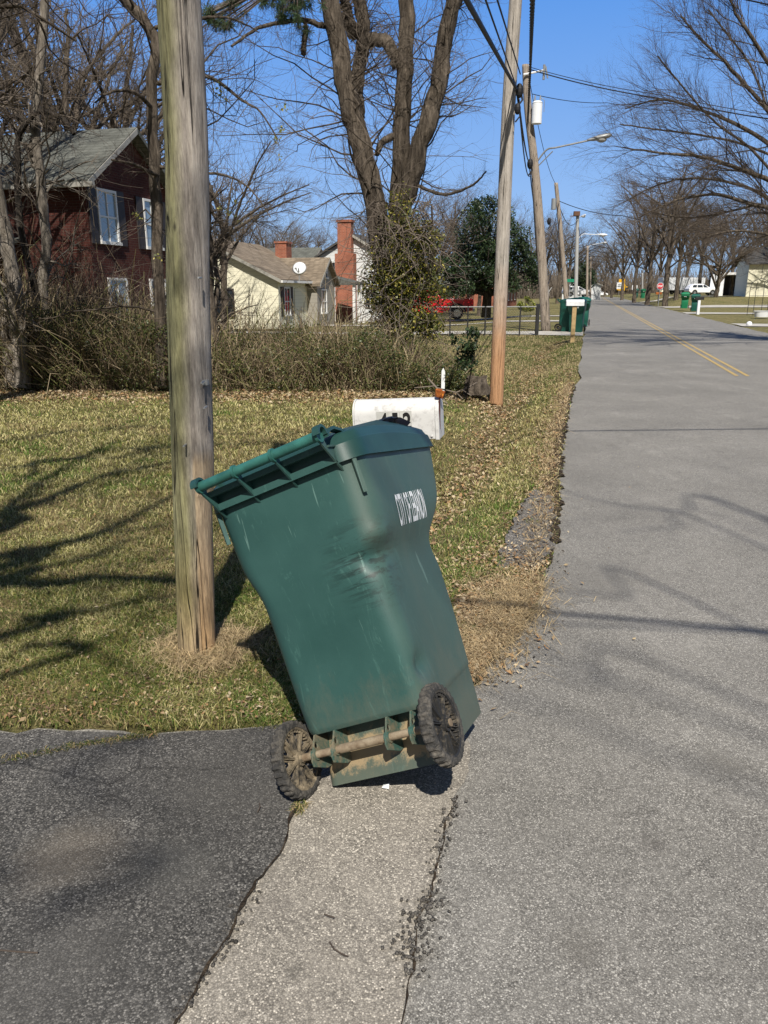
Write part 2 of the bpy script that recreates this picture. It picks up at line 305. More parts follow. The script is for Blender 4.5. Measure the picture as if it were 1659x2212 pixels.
M['trim'] = simple('white_trim', (.66,.66,.64), .6, var=.06); M['gutter'] = simple('grey_gutter', (.30,.29,.26), .6, var=.1)
m = MT('window_glass', .06, .7); m.base((.02,.026,.033)); M['glass'] = m.m
m = MT('sky_glass', .08, .9); m.base((.22,.30,.38)); M['glass2'] = m.m
M['shutter'] = simple('dark_shutter', (.035,.03,.03), .6); M['brownwood'] = simple('brown_wood', (.12,.06,.035), .7, var=.2)
M['red'] = simple('red_car_paint', (.52,.012,.02), .25, .6, var=.04); M['carwhite'] = simple('white_car_paint', (.78,.79,.80), .25, .5, var=.02)
M['blk'] = simple('black_rubber', (.02,.02,.02), .8); M['chrome'] = simple('bright_metal', (.6,.6,.6), .25, .5, .8, var=.1)
M['steel'] = simple('dull_steel', (.32,.33,.33), .5, .4, .5, var=.1); M['cable'] = simple('black_cable', (.012,.012,.014), .6)
M['whitem'] = simple('white_enamel', (.72,.74,.76), .45, var=.05); M['yellowm'] = simple('yellow_enamel', (.65,.36,.02), .5)
M['signred'] = simple('sign_red', (.45,.02,.03), .5, var=.05); M['signgreen'] = simple('sign_green', (.01,.20,.11), .5)
M['fence'] = simple('black_fence', (.03,.03,.03), .6)

# ------------------------------------------------------------------ object helpers
def tag(o, label=None, cat=None, group=None, kind=None):
    if label: o['label'] = label
    if cat: o['category'] = cat
    if group: o['group'] = group
    if kind: o['kind'] = kind
    return o
def empty(name, loc=(0,0,0), rz=0, **k):
    o = bpy.data.objects.new(name, None); COL.objects.link(o); o.location = loc; o.rotation_euler = (0, 0, rz); o.empty_display_size = .3
    return tag(o, **k)
def copy_tree(o, parent=None):
    c = o.copy(); COL.objects.link(c)
    if parent: c.parent = parent
    for ch in o.children: copy_tree(ch, c)
    return c
class MB:
    def __init__(s): s.v = []; s.f = []; s.mi = []; s.k = 0
    def add(s, vs, fs):
        b = len(s.v); s.v += [tuple(v) for v in vs]; s.f += [tuple(i+b for i in f) for f in fs]; s.mi += [s.k]*len(fs)
    def box(s, c, d, R=None):
        vs = [Vector((x*d[0]/2, y*d[1]/2, z*d[2]/2)) for x in (-1,1) for y in (-1,1) for z in (-1,1)]
        vs = [(R @ v if R else v)+Vector(c) for v in vs]
        s.add(vs, [(0,1,3,2),(4,6,7,5),(0,4,5,1),(2,3,7,6),(0,2,6,4),(1,5,7,3)])
    def tube(s, pts, r, n=8, cap=True):
        pts = [Vector(p) for p in pts]; k = len(pts); rs = r if isinstance(r, (list, tuple)) else [r]*k
        u = None; rings = []; b = len(s.v)
        for i, p in enumerate(pts):
            t = (pts[min(i+1, k-1)]-pts[max(i-1, 0)]).normalized()
            if u is None: u = t.orthogonal().normalized()
            u = (u-t*u.dot(t)).normalized(); w = t.cross(u)
            rings.append([p+(u*math.cos(a)+w*math.sin(a))*rs[i] for a in [2*math.pi*j/n for j in range(n)]])
        fs = []
        for i in range(k-1):
            for j in range(n): fs.append((i*n+j, i*n+(j+1) % n, (i+1)*n+(j+1) % n, (i+1)*n+j))
        if cap: fs += [tuple(range(n))[::-1], tuple((k-1)*n+j for j in range(n))]
        s.add([v for r_ in rings for v in r_], fs)
    def prism(s, poly, axis, a0, a1):
        # poly: list of 2D points in the two other axes, extruded along axis
        def mk(p, a):
            q = [p[0], p[1]]; q.insert(axis, a); return q
        n = len(poly); s.add([mk(p, a0) for p in poly]+[mk(p, a1) for p in poly],
            [tuple(range(n))[::-1], tuple(range(n, 2*n))]+[(i, (i+1) % n, n+(i+1) % n, n+i) for i in range(n)])
    def rings(s, rings, close0=True, close1=True):
        n = len(rings[0]); k = len(rings); fs = []
        for i in range(k-1):
            for j in range(n): fs.append((i*n+j, i*n+(j+1) % n, (i+1)*n+(j+1) % n, (i+1)*n+j))
        if close0: fs.append(tuple(range(n))[::-1])
        if close1: fs.append(tuple((k-1)*n+j for j in range(n)))
        s.add([v for r in rings for v in r], fs)
    def sphere(s, c, r, nu=12, nv=8):
        rs = r if isinstance(r, (tuple, list)) else (r, r, r)
        s.rings([[(c[0]+rs[0]*math.sin(t)*math.cos(p), c[1]+rs[1]*math.sin(t)*math.sin(p), c[2]-rs[2]*math.cos(t)) for p in [2*math.pi*j/nu for j in range(nu)]] for t in [math.pi*(i+.02)/(nv+.04) for i in range(nv+1)]])
    def build(s, name, mats, parent=None, smooth=False, bevel=0, auto=None):
        me = bpy.data.meshes.new(name); me.from_pydata(s.v, [], s.f); me.update()
        for m_ in (mats if isinstance(mats, list) else [mats]): me.materials.append(m_)
        if isinstance(mats, list): me.polygons.foreach_set('material_index', s.mi)
        import bmesh
        bm = bmesh.new(); bm.from_mesh(me); bmesh.ops.recalc_face_normals(bm, faces=bm.faces); bm.to_mesh(me); bm.free()
        if smooth or auto: me.shade_smooth()
        if auto: me.set_sharp_from_angle(angle=rad(auto))
        o = bpy.data.objects.new(name, me); COL.objects.link(o)
        if parent: o.parent = parent
        if bevel:
            b = o.modifiers.new('bevel', 'BEVEL'); b.width = bevel; b.segments = 2; b.limit_method = 'ANGLE'
        return o
def np_mesh(name, V, Fq, mat_, col=None, parent=None, smooth=False, matidx=None, mats=None):
    V = np.asarray(V, np.float32); Fq = np.asarray(Fq, np.int32); k = Fq.shape[1]
    me = bpy.data.meshes.new(name); me.vertices.add(len(V)); me.vertices.foreach_set('co', V.ravel())
    me.loops.add(Fq.size); me.loops.foreach_set('vertex_index', Fq.ravel()); me.polygons.add(len(Fq))
    me.polygons.foreach_set('loop_start', np.arange(0, Fq.size, k, dtype=np.int32))
    me.polygons.foreach_set('loop_total', np.full(len(Fq), k, np.int32))
    if smooth: me.polygons.foreach_set('use_smooth', np.ones(len(Fq), bool))
    for m_ in (mats or [mat_]): me.materials.append(m_)
    if matidx is not None: me.polygons.foreach_set('material_index', np.asarray(matidx, np.int32))
    me.update(calc_edges=True)
    if col is not None:
        a = me.color_attributes.new('col', 'FLOAT_COLOR', 'POINT'); c = np.ones((len(V), 4), np.float32); c[:, :3] = col; a.data.foreach_set('color', c.ravel())
    o = bpy.data.objects.new(name, me); COL.objects.link(o)
    if parent: o.parent = parent
    return o
def norm(a): return a/np.maximum(np.linalg.norm(a, axis=-1, keepdims=True), 1e-9)
def tubes(Pt, Rd, n=3):
    N, K, _ = Pt.shape; T = np.empty_like(Pt); T[:, 1:-1] = Pt[:, 2:]-Pt[:, :-2]; T[:, 0] = Pt[:, 1]-Pt[:, 0]; T[:, -1] = Pt[:, -1]-Pt[:, -2]; T = norm(T)
    ref = np.where(np.abs(T[:, :1, 2:3]) > .9, np.array([1., 0, 0]), np.array([0, 0, 1.])); ref = np.broadcast_to(ref, T.shape)
    U = norm(np.cross(T, ref)); Wv = np.cross(T, U); a = np.arange(n)*2*np.pi/n
    V = Pt[:, :, None]+Rd[:, :, None, None]*(U[:, :, None]*np.cos(a)[:, None]+Wv[:, :, None]*np.sin(a)[:, None])
    base = (np.arange(N)*K*n)[:, None, None]; i = np.arange(K-1)[None, :, None]; j = np.arange(n)[None, None, :]
    A = base+i*n+j; B = base+i*n+(j+1) % n
    Fq = np.stack([A, B, B+n, A+n], -1).reshape(-1, 4)
    return V.reshape(-1, 3), Fq
def joinm(parts):
    Vs = []; Fs = []; b = 0
    for V, F2 in parts: Vs.append(V); Fs.append(F2+b); b += len(V)
    return np.concatenate(Vs), np.concatenate(Fs)
def resample(pts, K):
    pts = np.array([list(p) for p in pts], float); n = len(pts)
    # catmull-rom
    t = np.linspace(0, n-1-1e-6, K); i = t.astype(int); f = (t-i)[:, None]
    p0 = pts[np.maximum(i-1, 0)]; p1 = pts[i]; p2 = pts[np.minimum(i+1, n-1)]; p3 = pts[np.minimum(i+2, n-1)]
    return .5*((2*p1)+(-p0+p2)*f+(2*p0-5*p1+4*p2-p3)*f**2+(-p0+3*p1-3*p2+p3)*f**3)
def grow(rng, S, D, Ln, r0, K=5, wob=.25, up=.05, tip=.25):
    N = len(S); Pt = np.empty((N, K, 3)); Pt[:, 0] = S; d = norm(D); st = (Ln/(K-1))[:, None]
    for k in range(1, K):
        d = norm(d+rng.normal(0, wob, (N, 3))+np.array([0, 0, up])); Pt[:, k] = Pt[:, k-1]+d*st
    Rd = r0[:, None]*np.linspace(1, tip, K)[None]
    return Pt, Rd
def sprout(rng, Pt, Rd, Ln, per, t0=.25, t1=1., ang=(.5, 1.1), lf=(.35, .7), rf=.55, bias=(0,0,0), **k):
    N, K, _ = Pt.shape; idx = np.repeat(np.arange(N), per); t = rng.uniform(t0, t1, len(idx))*(K-1); i = np.minimum(t.astype(int), K-2); f = (t-i)[:, None]
    S = Pt[idx, i]*(1-f)+Pt[idx, i+1]*f; T = norm(Pt[idx, i+1]-Pt[idx, i]); q = norm(np.cross(T, rng.normal(0, 1, T.shape)))
    a = rng.uniform(*ang, len(idx))[:, None]; D = T*np.cos(a)+q*np.sin(a)+np.array(bias)
    L2 = Ln[idx]*rng.uniform(*lf, len(idx))*(1.15-.5*t/(K-1)); r2 = np.minimum(Rd[idx, i]*.85, Ln[idx]*0+Rd[idx, i]*rf)
    r2 = r2*rng.uniform(.7, 1, len(idx))
    P2, R2 = grow(rng, S, D, L2, r2, **k); return P2, R2, L2
def radv(a, b, K): return np.linspace(a, b, K)

# ------------------------------------------------------------------ the setting
def ground():
    xs = np.unique(np.concatenate([np.linspace(-9, 11, 170), np.linspace(-60, 60, 90), np.array([-900, -500, -250, -120, -80, 80, 120, 250, 500, 900])]))
    ys = np.unique(np.concatenate([np.linspace(-3, 16, 170), np.linspace(16, 60, 110), np.linspace(60, 200, 50), np.array([-60, -25, -10, -6, 260, 400, 700, 1200, 2500])]))
    X, Y = np.meshgrid(xs, ys); Z = gz(X, Y); Z = np.where(paved(X, Y), -.05, Z)
    lat = X*NV[0]+Y*NV[1]; Z = np.where((lat > -.10) & (lat < 6.82) & (Y > 12), -.05, Z)
    nx = len(xs); ny = len(ys); V = np.stack([X, Y, Z], -1).reshape(-1, 3)
    j, i = np.meshgrid(np.arange(ny-1), np.arange(nx-1), indexing='ij'); a = (j*nx+i).ravel(); Fq = np.stack([a, a+1, a+nx+1, a+nx], -1)
    tag(np_mesh('ground', V, Fq, M['lawn'], smooth=True), kind='structure')
ground()
def sheet(name, poly, z, m_, depth=.07, sub=None):
    import bmesh
    bm = bmesh.new(); vs = [bm.verts.new((p[0], p[1], z)) for p in poly]; f = bm.faces.new(vs)
    if f.normal.z < 0: f.normal_flip()
    r = bmesh.ops.extrude_face_region(bm, geom=[f]); 
    for v in [g for g in r['geom'] if isinstance(g, bmesh.types.BMVert)]: v.co.z = z
    for v in vs: v.co.z = z-depth
    bmesh.ops.triangulate(bm, faces=[g for g in bm.faces if len(g.verts) > 4]); bmesh.ops.recalc_face_normals(bm, faces=bm.faces)
    me = bpy.data.meshes.new(name); bm.to_mesh(me); bm.free(); me.materials.append(m_)
    o = bpy.data.objects.new(name, me); COL.objects.link(o); return tag(o, kind='structure')
random.seed(4)
def jag(pts, amp, step=.06):
    out = []
    for a, b in zip(pts[:-1], pts[1:]):
        a = Vector(a[:2]); b = Vector(b[:2]); n = max(1, int((b-a).length/step)); nn = Vector((-(b-a).y, (b-a).x)).normalized()
        for k in range(n):
            p = a.lerp(b, k/n); q = p+nn*amp*(mnoise.noise(Vector((p.x*9, p.y*9, 1)))+.6*mnoise.noise(Vector((p.x*27, p.y*27, 4)))); out.append((q.x, q.y))
    out.append(tuple(pts[-1][:2])); return out
ej = jag([tuple(v)[:2] for v in edge[:13]], .03)[:-1]+jag([tuple(v)[:2] for v in edge[12:]], .055)
# one road sheet, with the driveway and the pale patch lying on it
al_far = [12.9+i*1.2 for i in range(210)]
left_far = [RC(float(road_left(a)), a) for a in al_far if a > 13.9]
rf = [RC(6.84+.05*math.sin(a*1.7), a) for a in al_far[::-1]]
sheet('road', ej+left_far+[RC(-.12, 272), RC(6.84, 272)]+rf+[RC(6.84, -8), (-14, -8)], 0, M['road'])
dl = [(650,1742),(632,1775),(622,1800),(603,1850),(575,1885),(545,1925),(512,1985),(495,2030),(455,2090),(420,2150),(380,2212),(330,2300),(200,2480)]
cl = [(985,1722),(975,1760),(958,1800),(948,1850),(942,1900),(925,1950),(900,1990),(893,2050),(885,2120),(868,2212),(850,2300),(820,2480)]
dlw = [tuple(G(*p))[:2] for p in dl]; clw = [tuple(G(*p))[:2] for p in cl]
topL = [tuple(G(*p))[:2] for p in [(672,1715),(690,1640),(720,1590)]]
topC = [tuple(G(*p))[:2] for p in [(1005,1690),(1010,1600),(1000,1540),(960,1540)]]
drive_top = jag([(-14, 2.735), (-6, 2.665), (-3, 2.585)]+[(v.x, v.y-.02) for v in edge[3:13]], .03)
sheet('driveway', drive_top+[topL[2], topL[1], topL[0]]+jag(dlw, .016, .03)+[(-.4, -8), (-14, -8)], .008, M['drive'], .012)
sheet('pavement_patch', jag(topL[::-1][0:1]+topL[::-1][1:]+dlw, .016, .03)+[(-.38, -8), (.05, -8)]+jag(clw[::-1]+topC, .02, .03)+[tuple(G(800,1560))[:2]], .004, M['apron'], .006)
# crumbling old asphalt slab in the verge
oldp = [tuple(G(*p))[:2] for p in [(1160,1060),(1191,1077),(1197,1108),(1195,1163),(1189,1194),(1172,1221),(1148,1235),(1112,1233),(1073,1233),(1076,1211),(1088,1182),(1107,1137),(1126,1101),(1136,1077)]]
sheet('asphalt_slab', jag(oldp+oldp[:1], .05, .04)[:-1], .020, M['oldasph'], .09)
oldp2 = [tuple(G(*p))[:2] for p in [(985,1300),(1040,1290),(1100,1330),(1085,1365),(1040,1372),(990,1350)]]
sheet('asphalt_slab', jag(oldp2+oldp2[:1], .04, .05)[:-1], .022, M['oldasph'], .09)
# earth strip along the crumbled road edge, darkened to paint the lip's shadow
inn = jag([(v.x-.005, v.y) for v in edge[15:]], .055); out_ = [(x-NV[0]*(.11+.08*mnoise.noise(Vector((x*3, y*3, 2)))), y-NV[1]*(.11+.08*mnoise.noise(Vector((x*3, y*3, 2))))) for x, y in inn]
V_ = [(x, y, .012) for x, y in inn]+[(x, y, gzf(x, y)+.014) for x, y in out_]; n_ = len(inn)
tag(np_mesh('shaded_lip', np.array(V_), np.array([(i, i+1, n_+i+1, n_+i) for i in range(n_-1)]), M['shaded_soil']), kind='structure')
def strip(name, pts, z, w, m_, kind='structure', step=2.0, sampl=True):
    V = []; Fs = []; pts = [Vector(p) for p in pts]; out = []
    for a, b in zip(pts[:-1], pts[1:]):
        n = max(1, int((b-a).length/step)); out += [a.lerp(b, k/n) for k in range(n)]
    out.append(pts[-1])
    for i, p in enumerate(out):
        t = (out[min(i+1, len(out)-1)]-out[max(i-1, 0)]).normalized(); n = Vector((-t.y, t.x))
        for s_ in (-.5, 0, .5):
            q = p+n*w*s_; V.append((q.x, q.y, (gzf(q.x, q.y) if sampl else 0)+z))
    for i in range(len(out)-1):
        for k in (0, 1): Fs.append((i*3+k, i*3+3+k, i*3+4+k, i*3+1+k))
    return np_mesh(name, np.array(V), np.array(Fs), m_)
for k, o_ in enumerate((-.10, .10)):
    tag(strip('centre_line', [RC(2.99+o_, 16.4), RC(2.99+o_, 250)], .004, .075, M['yellow'], sampl=False), kind='structure')
# side driveways
def lr(l0, a0, l1, a1): return [RC(l0, a0), RC(l1, a1)]
for nm, pts, w in (('concrete_driveway', lr(-.15, 31.0, -26, 31.0), 2.6), ('concrete_driveway', lr(-.15, 44, -40, 44), 1.6), ('concrete_driveway', lr(-.15, 53, -40, 53), 2.2),
                   ('side_driveway', lr(6.9, 41, 30, 41), 3.2), ('side_driveway', lr(6.9, 84, 60, 92), 5), ('side_street', lr(6.8, 62, 22, 62), 3.4), ('side_driveway', lr(6.9, 118, 90, 118), 5)):
    tag(strip(nm, pts, .035, w, M['concrete']), kind='structure')

# ------------------------------------------------------------------ lawn blades, litter, crumbs
def scatter_region(rng, N, y0, y1, pw=1.3):
    u = rng.random(N); e = 1-pw; Y = (y0**e+u*(y1**e-y0**e))**(1/e); X = rng.uniform(-.58, .34, N)*Y; X += rng.normal(0, .15, N); return X, Y
def blades(name, X, Y, hgt, wid, col, lean, rng, z0=None):
    N = len(X); Z = gz(X, Y) if z0 is None else z0; a = rng.uniform(0, 2*np.pi, N); b = rng.uniform(0, 2*np.pi, N)
    w = np.stack([np.cos(a), np.sin(a), 0*a], -1)*wid[:, None]/2; ld = np.stack([np.cos(b), np.sin(b), 0*b], -1)*(hgt*lean)[:, None]
    base = np.stack([X, Y, Z-.004], -1); up = np.array([0, 0, 1.])
    mid = base+ld*.4+up*(hgt*.62)[:, None]; top = base+ld+up*(hgt*(1-.35*lean))[:, None]
    V = np.stack([base-w, base+w, mid+w*.8, mid-w*.8, top], 1).reshape(-1, 3); k = np.arange(N)[:, None]*5
    F1 = np.concatenate([k+0, k+1, k+2, k+0, k+2, k+3, k+3, k+2, k+4], 1).reshape(-1, 3)
    o = np_mesh(name, V, F1, M['blade'], col=np.repeat(col, 5, 0)); return o
rng = np.random.default_rng(11)
X, Y = scatter_region(rng, 560000, 2.45, 17, 1.75)
lat = X*NV[0]+Y*NV[1]; al = X*DV[0]+Y*DV[1]
keep = ~paved(X, Y) & (~inpoly(X, Y, oldp) | (vn(X, Y, .12, 4) > .74)) & (~inpoly(X, Y, oldp2) | (vn(X, Y, .1, 4) > .6))
dens = .35+.65*vn(X, Y, .25, 2); near_e = inpoly(X, Y-.12, near_poly) | inpoly(X+.15, Y, near_poly); dens = np.where(near_e, dens*.35, dens)
wood = Y > 12.3+.5*vn(X, Y, 1.0, 8); dens = np.where(wood & (X < 1.6), .06, dens)
dens = np.where((np.abs(lat+1.1) < .35) & (al > 4), dens*.45, dens)
keep &= rng.random(len(X)) < dens
X = X[keep]; Y = Y[keep]; N = len(X)
g = .6*vn(X, Y, .9, 1)+.4*vn(X, Y, .22, 6); g = np.clip((g-.5)*2.2+.40-.30*(1-smooth(Y, 2.7, 4.2))*0, 0, 1); g = np.where(Y > 4.5, g*.48, g*.88)
r = rng.random(N); green = np.array([.10, .15, .035]); olive = np.array([.25, .24, .075]); straw = np.array([.52, .47, .23]); brown = np.array([.17, .12, .065])
isg = r < g; col = np.where(isg[:, None], green, straw); r2 = rng.random(N); col = np.where((r2 < .35)[:, None], olive, col); col = np.where((r2 > .88)[:, None], brown, col)
col = col*rng.uniform(.72, 1.22, (N, 1))
bp = vn(X, Y, 1.1, 21)*.6+vn(X, Y, .3, 22)*.4; k_ = (bp > .58) & (rng.random(N) < .38); col[k_] = np.array([.32,.25,.13])*rng.uniform(.7, 1.3, (int(k_.sum()), 1)); k_ = (bp < .34) & (rng.random(N) < .45); col[k_] = np.array([.12,.19,.04])*rng.uniform(.7, 1.2, (int(k_.sum()), 1))
hgt = rng.uniform(.016, .048, N)*(1+.3*(Y > 6))*(.55+.9*vn(X, Y, .16, 31)); wid = rng.uniform(.0022, .0042, N)*np.clip(Y/3.2, 1, 4); lean = rng.uniform(.3, 1.6, N)
tag(blades('grass', X, Y, hgt, wid, col, lean, rng), kind='stuff')
# dry straw lying flat + leaf litter
def leaves(name, X, Y, Z, size, col, rng, flat=.35, aspect=.5, parent=None, m_=None):
    N = len(X); nrm = norm(np.stack([rng.normal(0, flat, N), rng.normal(0, flat, N), np.ones(N)], -1)); a = rng.uniform(0, 2*np.pi, N)
    t = norm(np.cross(nrm, np.stack([np.cos(a), np.sin(a), 0*a], -1))); s_ = np.cross(nrm, t); c = np.stack([X, Y, Z], -1); L = size[:, None]
    asp = (aspect*rng.uniform(.6, 1.3, N))[:, None]; cu = nrm*L*rng.uniform(-.1, .35, (N, 1))
    V = np.stack([c-t*L*.5, c-s_*L*asp*.5+cu*.6, c+t*L*.5+cu*.3, c+s_*L*asp*.5+cu], 1).reshape(-1, 3); k = np.arange(N)[:, None]*4
    F1 = np.concatenate([k, k+1, k+2, k+3], 1).reshape(-1, 4); return np_mesh(name, V, F1, m_ or M['litter'], col=np.repeat(col, 4, 0), parent=parent)
def litter():
    Xs = []; Ys = []; Ss = []
    def put(x, y, s): Xs.append(x); Ys.append(y); Ss.append(s)
    # everywhere thin
    x, y = scatter_region(rng, 8000, 2.5, 13, 1.6); k = vn(x, y, .4, 12)*vn(x, y, .13, 13) > rng.uniform(.2, .6, len(x)); x = x[k]; y = y[k]; put(x, y, rng.uniform(.010, .028, len(x)))
    # driveway edge band
    x = rng.uniform(-3.2, .3, 7500); y = 2.62+np.abs(rng.normal(0, .22, 7500)); k = rng.random(7500) < np.clip(.35+.65*(x+1.2), .3, 1); put(x[k], y[k], rng.uniform(.006, .024, k.sum()))
    # verge edge along road
    for _ in range(1):
        n = 11000; al = 2.9+rng.random(n)**1.3*14; la = np.interp(al, [e.x*DV[0]+e.y*DV[1] for e in edge[13:]], [e.x*NV[0]+e.y*NV[1] for e in edge[13:]])-.05-np.abs(rng.normal(0, .16, n))-rng.uniform(-.04, .02, n)
        x = la*NV[0]+al*DV[0]; y = la*NV[1]+al*DV[1]; put(x, y, rng.uniform(.012, .04, n))
    # ditch line
    n = 9000; al = 4.0+rng.random(n)**1.2*24; la = -1.12+rng.normal(0, .16, n)+.1*np.sin(al); put(la*NV[0]+al*DV[0], la*NV[1]+al*DV[1], rng.uniform(.02, .06, n))
    # foot of thicket
    n = 12000; x = rng.uniform(-8, 1.9, n); y = 12.3+rng.normal(0, .45, n); put(x, y, rng.uniform(.03, .08, n))
    # heap where verge meets apron
    n = 15000; t = rng.random(n); x = G(1120,1290).x*(1-t)+G(1020,1460).x*t+rng.normal(0, .11, n); y = G(1120,1290).y*(1-t)+G(1020,1460).y*t+rng.normal(0, .12, n); put(x, y, rng.uniform(.012, .035, n))
    n = 3000; c = G(1085,1240); x = c.x+rng.normal(0, .2, n); y = c.y+rng.normal(0, .3, n); put(x, y, rng.uniform(.012, .035, n))
    X = np.concatenate(Xs); Y = np.concatenate(Ys); S = np.concatenate(Ss); pv = paved(X, Y); k = ~pv | (rng.random(len(X)) < .05)
    k &= ~(inpoly(X, Y, oldp) & (rng.random(len(X)) < .75))
    k &= Y > 2.3
    X = X[k]; Y = Y[k]; S = S[k]; pv = pv[k]; Z = np.where(pv, .012, gz(X, Y)+rng.uniform(.004, .03, len(X)))
    Z = np.where(inpoly(X, Y, oldp) | inpoly(X, Y, oldp2), .034, Z)
    pal = np.array([[.42,.33,.20],[.34,.25,.15],[.24,.16,.09],[.50,.41,.28],[.36,.22,.11],[.15,.10,.065]]); c = pal[rng.integers(0, 6, len(X))]*rng.uniform(.7, 1.2, (len(X), 1))
    tag(leaves('dry_leaves', X, Y, Z, S, c, rng, .5, .5), kind='stuff')
litter()
# straw tuft at pole foot, straw mat in verge
n = 2600; c = G(430,1408); a = rng.uniform(0, 6.28, n); rr = .09+np.abs(rng.normal(0, .09, n)); X = c.x+.02+rr*np.cos(a); Y = c.y-.0+rr*np.sin(a)
t = rng.random(9000); a_, b_ = G(1125,1275), G(1015,1455); X = np.concatenate([X, a_.x*(1-t)+b_.x*t+rng.normal(0, .11, 9000)]); Y = np.concatenate([Y, a_.y*(1-t)+b_.y*t+rng.normal(0, .12, 9000)])
nal = 2.9+rng.random(3500)**1.6*11; nla = np.interp(nal, [e.x*DV[0]+e.y*DV[1] for e in edge[13:]], [e.x*NV[0]+e.y*NV[1] for e in edge[13:]])-.07-np.abs(rng.normal(.0, .08, 3500))
X = np.concatenate([X, nla*NV[0]+nal*DV[0]]); Y = np.concatenate([Y, nla*NV[1]+nal*DV[1]])
k = (~paved(X, Y)) | (rng.random(len(X)) < .12); X = X[k]; Y = Y[k]; N = len(X)
col = np.array([.50,.39,.23])*rng.uniform(.45, 1.3, (N, 1))
tag(blades('straw', X, Y, rng.uniform(.03, .09, N), rng.uniform(.002, .0035, N)*np.clip(Y/3, 1, 3), col, rng.uniform(1, 2.6, N), rng, z0=np.where(paved(X, Y), .01, gz(X, Y))), kind='stuff')
# grass growing in the driveway cracks
n = 700; t = rng.random(n); cxs = np.interp(t, [0, .3, .6, 1], [0, 150, 240, 340]); cys = np.interp(t, [0, .3, .6, 1], [1648, 1618, 1604, 1588])
pp = [G(a+random.gauss(0, 3), b+random.gauss(0, 3)) for a, b in zip(cxs, cys)]+[G(648+random.gauss(0, 7), 1748+random.gauss(0, 7)) for _ in range(160)]
X = np.array([p.x for p in pp]); Y = np.array([p.y for p in pp]); N = len(X)
col = np.where(rng.random((N, 1)) < .45, np.array([.10,.14,.03]), np.array([.42,.33,.17]))*rng.uniform(.6, 1.2, (N, 1))
tag(blades('crack_grass', X, Y, rng.uniform(.006, .022, N), rng.uniform(.002, .004, N), col, rng.uniform(.5, 2, N), rng, z0=np.full(N, .008)), kind='stuff')
def gravel():
    V = []; Fq = []; rs = random.Random(3)
    spots = []
    for _ in range(560):
        t = rs.random(); i = min(int(t*(len(cl)-4)), len(cl)-5); f = t*(len(cl)-4)-i; x = cl[i][0]*(1-f)+cl[i+1][0]*f; y = cl[i][1]*(1-f)+cl[i+1][1]*f
        k = .25 if y < 1940 else 1.0
        if rs.random() > k: continue
        spots.append((x+rs.gauss(0, 9+14*(y > 1950)), y+rs.gauss(0, 8), rs.uniform(.0018, .005)))
    for _ in range(120):
        i = rs.randrange(5, len(dl)-3); f = rs.random(); spots.append((dl[i][0]*(1-f)+dl[i+1][0]*f+rs.gauss(0, 12), dl[i][1]*(1-f)+dl[i+1][1]*f, rs.uniform(.002, .005)))
    for _ in range(160):
        spots.append((rs.gauss(1030, 40), rs.gauss(1340, 50), rs.uniform(.003, .008)))
    for _ in range(120):
        k = rs.randrange(14, 22); e_ = edge_px[k]; spots.append((e_[0]+rs.gauss(-4, 8), e_[1]+rs.gauss(0, 14), rs.uniform(.002, .005)))
    for x, y, r_ in spots:
        p = G(x, y)
        if p.y < .8: continue
        b = len(V); cs = [Vector((rs.uniform(.6, 1)*sx, rs.uniform(.6, 1)*sy, rs.uniform(.5, .9)*sz)) for sx in (-1, 1) for sy in (-1, 1) for sz in (-1, 1)]
        a = rs.random()*6; R_ = Matrix.Rotation(a, 3, 'Z') @ Matrix.Rotation(rs.random(), 3, 'X')
        for c in cs: V.append(tuple(R_ @ c*r_+Vector((p.x, p.y, .006+r_*.5))))
        Fq += [tuple(b+i for i in f) for f in [(0,1,3,2),(4,6,7,5),(0,4,5,1),(2,3,7,6),(0,2,6,4),(1,5,7,3)]]
    tag(np_mesh('asphalt_crumbs', np.array(V), np.array(Fq), M['crumb']), kind='stuff')
gravel()
# small white paper scrap on the patch
mb = MB(); p = G(832,1705); mb.add([(p.x-.012, p.y-.008, .012), (p.x+.012, p.y-.012, .010), (p.x+.014, p.y+.010, .018), (p.x-.004, p.y+.014, .012)], [(0,1,2,3)])
tag(mb.build('paper_scrap', M['white']), 'tiny white paper scrap on the pale pavement before the green cart', 'litter')

def crack(pts, w, z):
    a = jag(pts, .014, .02); V = []; n = len(a)
    for i, (x, y) in enumerate(a):
        q = abs(mnoise.noise(Vector((x*22, y*22, 7))))*2.2*w+w*.25; t = Vector((a[min(i+1, n-1)][0]-a[max(i-1, 0)][0], a[min(i+1, n-1)][1]-a[max(i-1, 0)][1])).normalized()
        V += [(x-t.y*q, y+t.x*q, z), (x+t.y*q, y-t.x*q, z)]
    tag(np_mesh('pavement_crack', np.array(V), np.array([(2*i, 2*i+1, 2*i+3, 2*i+2) for i in range(n-1)]), M['shaded_soil']), kind='structure')
crack(clw, .0035, .0085); crack(dlw, .004, .0125)
# twigs dropped on the paving
for pts, lab in ((((712,2035),(722,2050),(738,2060),(752,2066)), 'thin dark twig lying on the pale pavement below the cart'), (((-5,2052),(40,2056),(82,2058)), 'straight thin twig at the left edge of the dark driveway'), (((556,1755),(562,1742),(560,1735)), 'tiny dark twig on the driveway left of the cart wheel'), (((700,1975),(722,1982)), 'short brown twig on the pale pavement between the cart and the driveway edge')):
    mb = MB(); mb.tube([G(x, y, .014+.004*(i % 2)) for i, (x, y) in enumerate(pts)], .0022, 5); tag(mb.build('twig', M['twigdark']), lab, 'twig', 'twigs on the paving')
